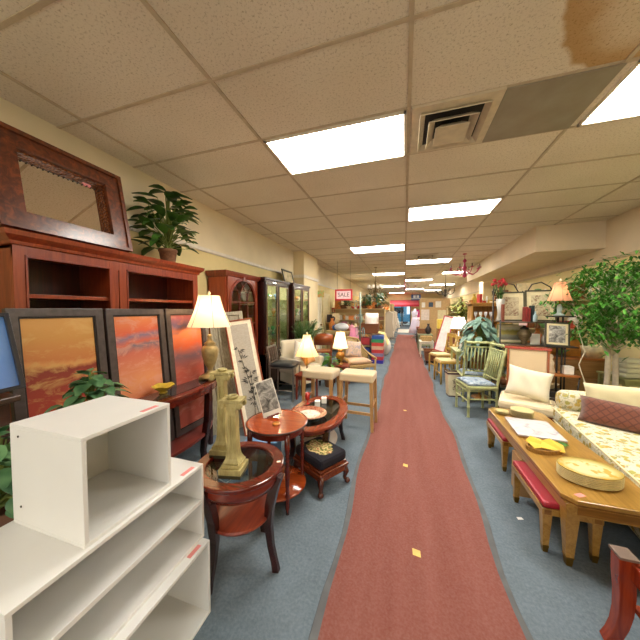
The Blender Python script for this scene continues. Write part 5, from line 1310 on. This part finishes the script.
# yellow wooden chairs
YC = wood('a8812c', 'c9a24a', 'Z', .4)
def yellow_chair(loc, rz, lab):
    r = T('wooden_chair', lab, 'chair', loc, rz, 'golden yellow wooden chairs')
    for sx in (-1, 1):
        MB().tube([(sx*.20, -.2, 0), (sx*.19, -.2, .44)], .019, 6).build('leg', YC, r)
        MB().tube([(sx*.19, .19, 0), (sx*.19, .19, .44), (sx*.2, .25, .93)], .019, 6).build('leg', YC, r)
    MB().box(-.22, -.22, .42, .22, .21, .45).build('seat', YC, r, .008)
    MB().box(-.19, -.20, .45, .19, .17, .48).build('seat_cushion', fabric('e6cf98'), r, .012)
    MB().box(-.2, .235, .86, .2, .26, .95).build('top_rail', YC, r, .004); MB().box(-.19, .205, .55, .19, .225, .60).build('lower_rail', YC, r, .004)
    MB().box(-.06, .215, .58, .06, .232, .88).build('back_splat', YC, r, .004)
    MB().box(-.19, -.2, .2, .19, -.185, .225).box(-.19, -.01, .24, .19, .005, .26).build('stretcher', YC, r); return r
yellow_chair((.88, 6.05, 0), rad(-78), 'golden wooden chair just behind the cream waste bin')
yellow_chair((.86, 6.85, 0), rad(-70), 'golden wooden chair farther back beside the wicker basket')
# basket with items, tables further
basket('brown wicker hamper on legs beside the runner past the golden chairs', (.74, 8.0, .12), .38, .5, .26, WIC)
r = small_table('stand', 'low dark stand carrying the brown wicker hamper', 'stand', (.74, 8.0, 0), .36, .46, .12, ESPR, top=.02, leg=.015)
small_table('side_table', 'cream painted side table beside the runner past the wicker hamper', 'table', (.70, 9.3, 0), .42, .6, .50, plain('ddd8c4', .5), shelf=.2)
basket('tan woven basket on the cream painted side table', (.70, 9.3, .50), .34, .4, .14, plain('bb9a62', .7, 0, .3, 50, .4))
small_table('side_table', 'green-grey console table farther along the right edge of the runner', 'table', (.74, 10.6, 0), .5, .9, .62, plain('77805e', .5), shelf=.2)
clutter(row(.58, .92, 10.6, .62, 3, .2, 9), 'on the green-grey console table', 60, ['vase', 'box', 'basket'], ['dark', 'cream', 'brown', 'red'], 1.1, 1.6)
small_table('side_table', 'dark side table beside the runner near the entrance', 'table', (.78, 12.6, 0), .5, .8, .6, ESPR)
clutter(row(.6, .95, 12.6, .60, 4, .25, 10), 'on the dark side table near the entrance', 61, ['vase', 'box', 'teapot'], ['dark', 'pink', 'blue', 'red'], 1.1, 1.6)
r = T('wooden_chair', 'red-orange wooden chair among the displays near the entrance', 'chair', (.95, 11.7, 0), .5)
OR_ = plain('b84a26', .4)
MB().box(-.2, -.2, .42, .2, .2, .45).build('seat', OR_, r); MB().box(-.2, .18, .6, .2, .2, .95).build('backrest', OR_, r)
for sx in (-1, 1):
    for sy in (-1, 1): MB().tube([(sx*.18, sy*.18, 0), (sx*.18, sy*.18, .95 if sy > 0 else .44)], .018, 6).build('leg', OR_, r)
leafy('flower_arrangement', 'tall dried flower arrangement in an urn near the entrance', 'plant', (1.0, 14.6, .7), .14, .3, plain('8a7a60', .7), 50, .7, .8, .3, .1, leafmat('8a7a3a', 'c9a860'), seed=50, up=.9)
small_table('stand', 'stand under the dried flower arrangement', 'stand', (1.0, 14.6, 0), .5, .5, .7, OAK)
# leaning white board with red frame
r = T('display_board', 'tall red-framed white board leaning to the right on the aisle side', 'board', (.93, 8.0, .36), rad(-8), None, rad(-8), rad(15))
MB().frame_xz(-.14, 0, .14, 1.0, .025, -.03, 0).build('frame', plain('c23a4e', .4), r, .003); MB().box(-.12, -.015, .02, .12, -.005, .98).build('panel', plain('efe8e8', .4), r)
small_table('stand', 'low wooden stand holding the red-framed board', 'stand', (.98, 8.25, 0), .4, .5, .35, OAK)
# tan partition board with papers
r = T('pegboard_panel', 'tan display panel with papers pinned on it behind the red-framed board', 'panel', (1.15, 11.3, 0))
MB().box(-.55, 0, .3, .55, .04, 1.95).box(-.55, -.15, 0, -.5, .19, .3).box(.5, -.15, 0, .55, .19, .3).build('panel', plain('c9a878', .8), r)
for k, (x, z, a, b, c_) in enumerate(((-.42, 1.6, .13, .2, 'ece8e0'), (-.15, 1.62, .16, .18, '4a5a70'), (.12, 1.6, .2, .24, 'ece8dc'), (-.35, 1.1, .3, .42, 'e8dcd4'), (.25, 1.15, .3, .35, 'e0d8b0'))):
    MB().box(x-a/2, -.008, z, x+a/2, -.001, z+b).build('pinned_paper', plain(c_, .7), r)
# white-shaded lamp
small_table('side_table', 'small table under the bright white lamp in the right aisle', 'table', (1.31, 7.4, 0), .4, .4, .62, YC)
lamp('table_lamp', 'slim lamp with bright white drum shade in the right middle of the store', (1.31, 7.4, .62), [(.08, 0), (.08, .015), (.015, .03), (.012, .35)], plain('d8d2c4', .4), .42, .70, .19, .12, shade_mat('fff4e2', GLOW*2.2, 'fff0dc'), 6, bulbc=(1,.9,.78), curve=0)
# display table with wares behind the chairs
r = small_table('display_table', 'sage green display table covered with small wares behind the bamboo chairs', 'table', (1.42, 5.75, 0), 1.0, .7, .74, GRN, shelf=.25)
clutter(row(1.0, 1.85, 5.55, .74, 8, .1, 11), 'on the front half of the sage display table', 70, ['bowl', 'box', 'book', 'vase', 'teapot', 'jar'], ['blue', 'red', 'green', 'white', 'yellow', 'brown'], .7, 1.0)
clutter(row(1.0, 1.85, 5.9, .74, 7, .1, 12), 'on the back half of the sage display table', 71, ['bowl', 'box', 'vase', 'jar', 'figurine'], ['yellow', 'white', 'dark', 'pink', 'green'], .9, 1.3)
leafy('potted_pothos', 'large drooping blue-green leafy plant on the sage display table', 'plant', (1.25, 5.15, .62), .12, .22, plain('7a6a48', .7), 90, .42, .52, .24, .13, leafmat('446352', '86a596'), seed=61, up=.15, droop=.9)
small_table('plant_stand', 'sage plant stand under the drooping blue-green plant', 'stand', (1.42, 5.16, 0), .34, .3, .62, GRN) if False else None
r = T('plant_stand', 'slim round stand holding up the drooping blue-green plant', 'stand', (1.25, 5.15, 0))
MB().lathe([(.13, 0), (.12, .02), (.02, .05), (.02, .55), (.1, .6), (.12, .62), (0, .62)], n=16).build('post', OAK, r)
# oak hutch
r = T('oak_hutch', 'light oak hutch with glass rack in its open top behind the drooping plant', 'cabinet', (1.58, 6.2, 0))
OK_ = wood('a5722e', 'c89546', 'Z', .4)
MB().box(-.25, 0, 0, -.22, .38, 1.62).box(.22, 0, 0, .25, .38, 1.62).box(-.25, 0, 1.58, .25, .38, 1.62).box(-.25, .36, 0, .25, .38, 1.6).box(-.25, 0, 0, .25, .38, .9).box(-.28, -.03, 1.62, .28, .38, 1.65).build('carcass', OK_, r, .003)
MB().box(-.22, .02, 1.25, .22, .36, 1.27).build('shelf', OK_, r)
for k in range(4): MB().lathe([(.02, 1.27), (.006, 1.29), (.006, 1.36), (.03, 1.42), (.028, 1.47), (0, 1.4)], (-.14+.093*k, .15), 12).build('wine_glass', glass_mat('ffffff', .3), r) if False else solo('wine_glass', MB().lathe([(.03, 0), (.006, .01), (.006, .08), (.03, .14), (.028, .19), (0, .12)], n=12), plain('e8e8e4', .1), f'pale wine glass inside the oak hutch, {["first","second","third","last"][k]} from the left', 'wine glass', (1.44+.093*k, 6.35, 1.271), group='wine glasses in the oak hutch')
# flowers in vase on top
r = T('flower_vase', 'grey vase of red carnations standing on top of the baker rack', 'vase', (1.42, 4.78, 1.33))
MB().lathe([(.05, 0), (.055, .02), (.035, .12), (.06, .34), (.055, .34), (.03, .12), (0, .05)], n=16).build('vase', plain('9a968c', .3), r)
m = MB(); f_ = MB(); rr = random.Random(8)
for k in range(11):
    a = rr.uniform(0, 6.3); q = rr.uniform(.02, .12); p = Vector((q*math.cos(a), q*math.sin(a), .58+rr.uniform(-.05, .06)))
    m.tube([(0,0,.25), p], .004, 4)
    for j in range(8): b_ = j*.8; f_.leaf(p, (math.cos(b_), math.sin(b_), .7), .045, .04, .2)
    f_.ball(p, .028, n=8)
for k in range(16): a = rr.uniform(0, 6.3); m.leaf((0, 0, .40), (math.cos(a), math.sin(a), .6), .13, .04, .3)
m.build('stem', LM1, r); f_.build('flower', plain('b02a30', .6), r)

# baker's rack
r = T('bakers_rack', 'wrought iron bakers rack with scrolled top holding framed pictures', 'rack', (1.78, 4.80, 0))
RW, RD = .40, .18
m = MB()
for sx in (-1, 1):
    for sy in (-1, 1): m.tube([(sx*RW, sy*RD, 0), (sx*RW, sy*RD, 1.35 if sy < 0 else 1.85)], .011, 6)
m.tube([(0, RD, .9), (0, RD, 1.8)], .009, 6); m.build('post', IRON, r)
m = MB()
for c_ in (-1, 1):
    m.tube([(c_*RW, RD, 1.72), (c_*RW*.9, RD, 1.85), (c_*RW*.6, RD, 1.93), (c_*RW*.3, RD, 1.90), (c_*.04, RD, 1.75), (0, RD, 1.6)], .009, 6)
    m.tube([(c_*RW, RD, 1.72+0), (c_*RW*1.05, RD, 1.8), (c_*RW*.9, RD, 1.84)], .007, 6)
m.build('scroll_top', IRON, r)
for z in (.35, .98, 1.32):
    s_ = MB()
    for k in range(7): y = -RD+.06*k; s_.tube([(-RW, y, z), (RW, y, z)], .005, 5)
    s_.tube([(-RW, -RD, z), (RW, -RD, z)], .01, 6).tube([(-RW, RD, z), (RW, RD, z)], .01, 6).box(-RW, -RD, z, RW, RD, z+.004); s_.build('shelf', plain('5e5040', .5), r)
t = NT('botanical'); v = t.co((1,1,1)); n = t.noise(v, 11, 5, .7, 2); t.base(t.ramp(n, [(.38, '8a5a40'), (.46, 'b0a080'), (.52, 'cdbf9a')]), .6); BOT = t.m
t = NT('landscape'); v = t.co(); z = t.xyz(v)[2]; t.base(t.ramp(t.math('ADD', z, t.math('MULTIPLY', t.noise(v, 20, 4), .06)), [(.05, 'b9b4a0'), (.09, '5f5f50'), (.15, '8a8870'), (.17, 'a89a50'), (.22, '8f8a3c'), (.25, 'c9c0a0')]), .6); LAND = t.m
FRB = plain('4a4630', .4); CRM = plain('ddd0a6', .7); RR = 1.327
frame_fn('framed_picture', .37, .46, .022, .02, FRB, BOT, 'botanical print in thin dark frame, left one on top shelf of baker rack', 'picture', (1.60, 4.88, 1.327), 0, rad(-6), mat_w=.06, mat_m=CRM)
frame_fn('framed_picture', .40, .48, .022, .02, FRB, BOT, 'botanical print in thin dark frame, right one on top shelf of baker rack', 'picture', (1.985, 4.88, 1.327), 0, rad(-6), mat_w=.06, mat_m=CRM)
frame_fn('framed_picture', .36, .29, .015, .02, plain('8a8a5a', .4), LAND, 'landscape print in green-gold frame on the middle shelf of baker rack', 'picture', (1.59, 4.86, .987), 0, rad(-6), mat_w=.03, mat_m=CRM)
t = NT('etched_urn'); n = t.wave(t.co(), 20, 6, 'Z'); t.base(t.ramp(n, [(.3, '5a4a34'), (.7, '8f7c58')]), .4, .3); t.bump(n, .4, .005)
r = T('urn', 'brown patterned lidded urn on the middle shelf of baker rack', 'urn', (1.73, 4.74, .987))
MB().lathe([(.045, 0), (.04, .02), (.035, .04), (.085, .13), (.088, .17), (.05, .215), (.05, .225)], n=22).build('body', t.m, r); MB().lathe([(.055, .225), (.05, .245), (.02, .26), (.02, .275), (.03, .285), (0, .30)], n=18).build('lid', IRON, r)
for i, (x, h, th, c_, lab) in enumerate(((1.435, .26, .03, '7a3a22', 'brown hardback book at the left end of baker rack top shelf'), (1.735, .22, .034, '8e2a26', 'thick dark red book between the two botanical prints'), (1.77, .20, .022, '9c3a30', 'thinner red book beside the thick dark red one'), (1.815, .24, .03, '2c3a3a', 'dark green book right of the red books'))):
    r = T('book', lab, 'book', (x, 4.70, 1.327), 0, 'books on baker rack top shelf')
    MB().box(-th/2, -.02, 0, th/2, .10, h).build('cover', plain(c_, .5), r, .002); MB().box(-th/2+.004, -.015, h-.004, th/2-.004, .098, h+.001).build('pages', plain('e6dcc0', .8), r)
r = T('bottle', 'small pale blue bottle in front of the dark green book', 'bottle', (1.83, 4.66, 1.327)); MB().lathe([(.025, 0), (.027, .01), (.027, .09), (.01, .12), (.01, .15), (.013, .155), (0, .155)], n=14).build('body', plain('9fb8bc', .1), r)
solo('card', MB().box(-.05, -.001, 0, .05, .001, .035), plain('ecc8c4', .7), 'pink price card clipped under the top shelf of the baker rack', 'card', (1.66, 4.60, 1.275), 0)
solo('card', MB().box(-.06, -.001, 0, .06, .001, .16), plain('eae6dc', .7), 'white card on the middle shelf right of the brown urn', 'card', (1.86, 4.72, .987), 0)
clutter(row(1.42, 2.12, 4.8, .355, 6, .1, 14), 'on the lowest shelf of the baker rack', 80, ['bowl', 'box', 'basket', 'jar', 'vase'], ['dark', 'orange', 'brown', 'blue', 'cream'], .9, 1.4)
clutter(row(1.90, 2.14, 4.8, .987, 3, .05, 15), 'at the right of the middle shelf of the baker rack', 81, ['vase', 'jar'], ['orange', 'white', 'brown'], .8, 1.1)

# etagere with little picture and peach lamp
r = T('iron_etagere', 'wrought iron tiered stand with wooden lower shelf beside the slipper chair', 'stand', (1.88, 4.12, 0))
m = MB().tube([(-.02, 0, 0), (-.02, 0, 1.42)], .012, 6).tube([(.03, 0, 0), (.03, 0, 1.42)], .010, 6)
for sx in (-1, 1): m.tube([(sx*.17, -.1, 0), (sx*.15, -.08, .35), (sx*.17, -.1, .68)], .009, 6).tube([(0, 0, .25), (sx*.1, 0, .4), (sx*.15, 0, .3)], .007, 6)
m.build('post', IRON, r)
MB().box(-.17, -.13, .68, .17, .13, .70).build('shelf', wood('9a5424', 'bd7636', 'X', .4), r)
MB().box(-.16, -.09, 1.03, .16, .09, 1.045).build('shelf', IRON, r); MB().box(-.12, -.08, 1.41, .12, .08, 1.425).build('shelf', IRON, r)
frame_fn('framed_picture', .26, .30, .018, .02, plain('3d3a30', .4), SKE, 'small dark-framed sketch leaning on the iron tiered stand', 'picture', (1.83, 4.07, 1.047), rad(0), rad(-8), rad(3), mat_w=.025, mat_m=CRM)
lamp('table_lamp', 'peach lampshade lamp with glass base on top of the iron tiered stand', (1.87, 4.12, 1.425), [(.055, 0), (.06, .015), (.03, .03), (.022, .05), (.03, .10), (.02, .14), (.01, .15)], plain('8fa09a', .15), .19, .42, .125, .06, shade_mat('d8a284', GLOW*.25, 'f0a878'), .7, ribs=6)
solo('tissue_box', MB().box(-.05, -.05, 0, .05, .05, .10), plain('eeeae4', .5), 'white square tissue box on the wooden shelf of the iron stand', 'box', (1.96, 4.10, .70), bevel=.005)
solo('figurine', KINDS['figurine'](1.1), plain('cdb89a', .5), 'tan bird-like figurine left of the white tissue box', 'figurine', (1.79, 4.10, .70))
basket('black and orange patterned bowl basket on the floor beside the daybed', (1.78, 3.92, .30), .38, .3, .16, NT('x').base('2e2620', .5))
small_table('side_table', 'low honey side table under the dark patterned basket', 'table', (1.78, 3.92, 0), .42, .34, .30, HONEY)
solo('extension_cord', MB().tube([(2.02, 4.05, 1.3), (2.08, 4.0, 1.0), (2.0, 3.95, .85), (2.12, 3.98, .5), (2.15, 4.0, .01)], .006, 6), plain('d8cdb4', .6), 'pale cord hanging down beside the iron stand', 'cord')

# ficus tree
r = T('ficus_tree', 'full green ficus tree with pale twisted trunks behind the daybed at right', 'tree', (2.42, 4.15, 0))
MB().lathe([(.13, 0), (.16, .03), (.19, .28), (.18, .28), (.0, .26)], n=22).build('pot', WIC, r)
BARK = plain('cfc4b0', .8, 0, .2, 12, .3)
m = MB()
for (dx, dy, tx_, ty_) in ((-.045, 0, -.12, .02), (.04, -.03, .10, -.02)):
    m.tube([(dx, dy, .25), (dx*.8, dy*.8, .6), (dx*.7, dy*.5, .95), (tx_, ty_, 1.25), (tx_*1.8, ty_*2, 1.8)], [.034, .029, .026, .02, .01], 8)
rr = random.Random(11); cents = []
for k in range(62):
    a = rr.uniform(0, 2*PI); z = rr.uniform(1.16, 2.02); q = .56*math.sqrt(max(0, 1-((z-1.50)/.62)**2))*rr.uniform(.4, 1)
    p = Vector((q*math.cos(a), q*math.sin(a), z)); cents.append(p)
    s0 = Vector((0, 0, max(.95, z-.35))); m.tube([s0, s0.lerp(p, .5)+Vector((0,0,.05)), p], [.010, .007, .003], 5)
m.build('trunk', BARK, r)
f = MB()
for p in cents:
    for j in range(66):
        o = Vector((rr.gauss(0, .085), rr.gauss(0, .085), rr.gauss(0, .075))); a = rr.uniform(0, 2*PI)
        f.leaf(p+o, (math.cos(a), math.sin(a), rr.uniform(-.7, .4)), rr.uniform(.05, .078), rr.uniform(.025, .036), .35, n=2)
for q in f.v: q.y = min(q.y, .42); q.x = min(q.x, .82)
f.build('foliage', leafmat('28621f', '5fa03a', .4), r)
# furniture behind the tree
r = T('wooden_dresser', 'tan wooden dresser behind the ficus trunk against the right side', 'dresser', (2.38, 4.98, 0))
TD = wood('9a6e3c', 'b98a52', 'X', .45)
MB().box(-.30, -.2, 0, .35, .22, .78).build('body', TD, r, .004); MB().box(-.33, -.23, .78, .38, .24, .81).build('top', wood('a5602c', 'c07a40', 'X', .35), r, .004)
for k in range(3): d = MB().box(-.27, -.215, .06+.24*k, .32, -.2, .27+.24*k).build('drawer', TD, r, .004); MB().ball((.02, -.225, .165+.24*k), .014).build('knob', BRASS, d)
clutter(row(2.1, 2.72, 4.98, .81, 5, .08, 16), 'on top of the tan dresser behind the ficus', 90, ['basket', 'vase', 'bowl', 'picture_frame'], ['brown', 'cream', 'orange', 'amber', 'green'], 1.1, 1.7)
r = small_table('console_table', 'olive green console table at the far right behind the daybed', 'table', (2.86, 4.4, 0), .62, .5, .66, plain('8f8f5a', .5), leg=.022)
solo('towel_stack', MB().box(-.13, -.1, 0, .13, .1, .06).box(-.125, -.1, .063, .125, .1, .12).box(-.13, -.1, .123, .13, .1, .18).box(-.12, -.09, .183, .12, .09, .23), fabric('dcdcc4'), 'stack of folded pale green towels on the olive console table', 'towels', (2.72, 4.35, .66), .2, bevel=.02)
m = MB(); rr = random.Random(14)
for k in range(10): a = rr.uniform(0, 6.3); m.leaf((0, 0, .05), (math.cos(a), math.sin(a), .35), .2, .08, .5)
r = solo('succulent', m, leafmat('46524a', '7a8a78'), 'grey-green broad leafed plant on the olive console table', 'plant', (2.92, 4.22, .66))
solo('box', MB().box(-.16, -.11, 0, .16, .11, .16), plain('a5b0a4', .5), 'pale blue-green box beside the leafy plant on the olive console', 'box', (3.02, 4.45, .66), .2, bevel=.008)
# shelving along the right wall
for i, (y, lab) in enumerate(((6.1, 'white shelving against the right wall behind the baker rack'), (8.3, 'white shelving against the right wall under the soffit'), (10.6, 'white shelving against the right wall past the soffit middle'))):
    r = shelving(lab, (2.9, y, 0), 1.5 if i == 0 else 1.3, .35, 1.7, (.35, .75, 1.15), plain('cdbf94', .5) if i else plain('c9b98c', .5), rz=0)
    w_ = ['behind the baker rack', 'under the soffit', 'past the soffit middle'][i]; xa = 2.9-(.7 if i == 0 else .6); xb = 3.15
    for j, z in enumerate((.35, .75, 1.15, 1.7)):
        clutter(row(xa, xb, y+.15, z, 8 if i == 0 else 5, seed=i*9+j), f'{["low","middle","upper","top"][j]} on the white shelving {w_}', 200+i*10+j, None, ['brown', 'cream', 'green', 'amber', 'white', 'red', 'yellow'], .9, 1.5)
# right middle: more shelf rows and things toward the entrance
for i, (x, y, W) in enumerate(((2.2, 8.0, .9), (2.2, 10.2, 1.5), (2.2, 13.2, 1.7), (2.3, 16.8, 1.7), (2.3, 20.5, 1.7))):
    nm = ['nearest', 'second', 'third', 'fourth', 'farthest'][i]
    shelving(f'pine shelving row across the right side of the store, {nm}', (x, y, 0), W, .34, 1.6, (.35, .75, 1.15), wood('c4a670', 'dac28e', 'X', .5, 1, 0))
    for j, z in enumerate((.35, .75, 1.15, 1.6)):
        clutter(row(x-W/2+.08, x+W/2-.08, y+.12, z, 5 if i else 4, seed=i*5+j), f'on the {["low","middle","upper","top"][j]} level of the {nm} right pine row', 300+i*10+j, None, ['white', 'cream', 'amber', 'green', 'pink', 'yellow', 'red'], .9, 1.5)
leafy('potted_tree', 'yellow-green bushy plant standing high behind the white lamp', 'plant', (1.62, 8.9, .9), .14, .3, plain('6e5a3a', .8), 170, .62, .62, .16, .08, leafmat('6a7a2e', 'b5b45a'), seed=70, up=.7)
small_table('plant_stand', 'tall wooden stand under the yellow-green bushy plant', 'stand', (1.62, 8.9, 0), .36, .36, .9, OAK)
solo('storage_box', MB().box(-.16, -.12, 0, .16, .12, .3), plain('e8cf5a', .5), 'bright yellow box on a stand beside the red-framed board', 'box', (1.2, 9.5, .9), bevel=.006)
small_table('stand', 'wooden stand under the bright yellow box', 'stand', (1.2, 9.5, 0), .36, .32, .9, OAK)
solo('easel_poster', MB().box(-.25, -.01, 0, .25, .01, .6), plain('e9e0dc', .6), 'white poster board standing among the displays near the entrance', 'poster', (1.0, 13.4, .95), tilt=rad(-6))
small_table('stand', 'dark stand holding the white poster board', 'stand', (1.0, 13.5, 0), .5, .3, .94, ESPR)
solo('wall_clock', MB().box(-.07, -.07, -.08, .07, .07, .08), plain('8a7a5a', .5), 'small brass wall ornament high on the right wall', 'ornament', (3.14, 9.0, 2.18), bevel=.01)
# column at right distance
m = MB().box(2.78, 11.25, 0, WR, 11.75, HC); struct('wall_pillar', m, cream)
# extra track: pink umbrella etc. omitted

# floor lamps added only to brighten the deep end of the store
for i, (x, y, z0, lab) in enumerate(((2.0, 12.9, 0, 'second'), (1.5, 15.6, 0, 'third'), (-1.6, 12.2, 0, 'left'), (1.3, 19.0, 0, 'far'), (-1.5, 16.8, 0, 'left far'))):
    labs = {'tall': 'added brass fill-light lamp with a cream shade beyond the yellow box', 'second': 'added cream-shaded fill-light floor lamp before the third right pine row', 'third': 'added fill-light floor lamp among displays right of the aisle near the entrance', 'left': 'added cream fill-light floor lamp before the first tall tan shelving at left', 'far': 'added fill-light floor lamp farthest back on the right of the aisle', 'left far': 'added fill-light floor lamp farthest back on the left side'}
    lamp('fill_floor_lamp', labs[lab], (x, y, z0), [(.14, 0), (.14, .02), (.02, .04), (.013, .06), (.013, 1.3)], BRASS, 1.35, 1.65, .22, .13, SH2, 18, bulbc=(1, .86, .66))
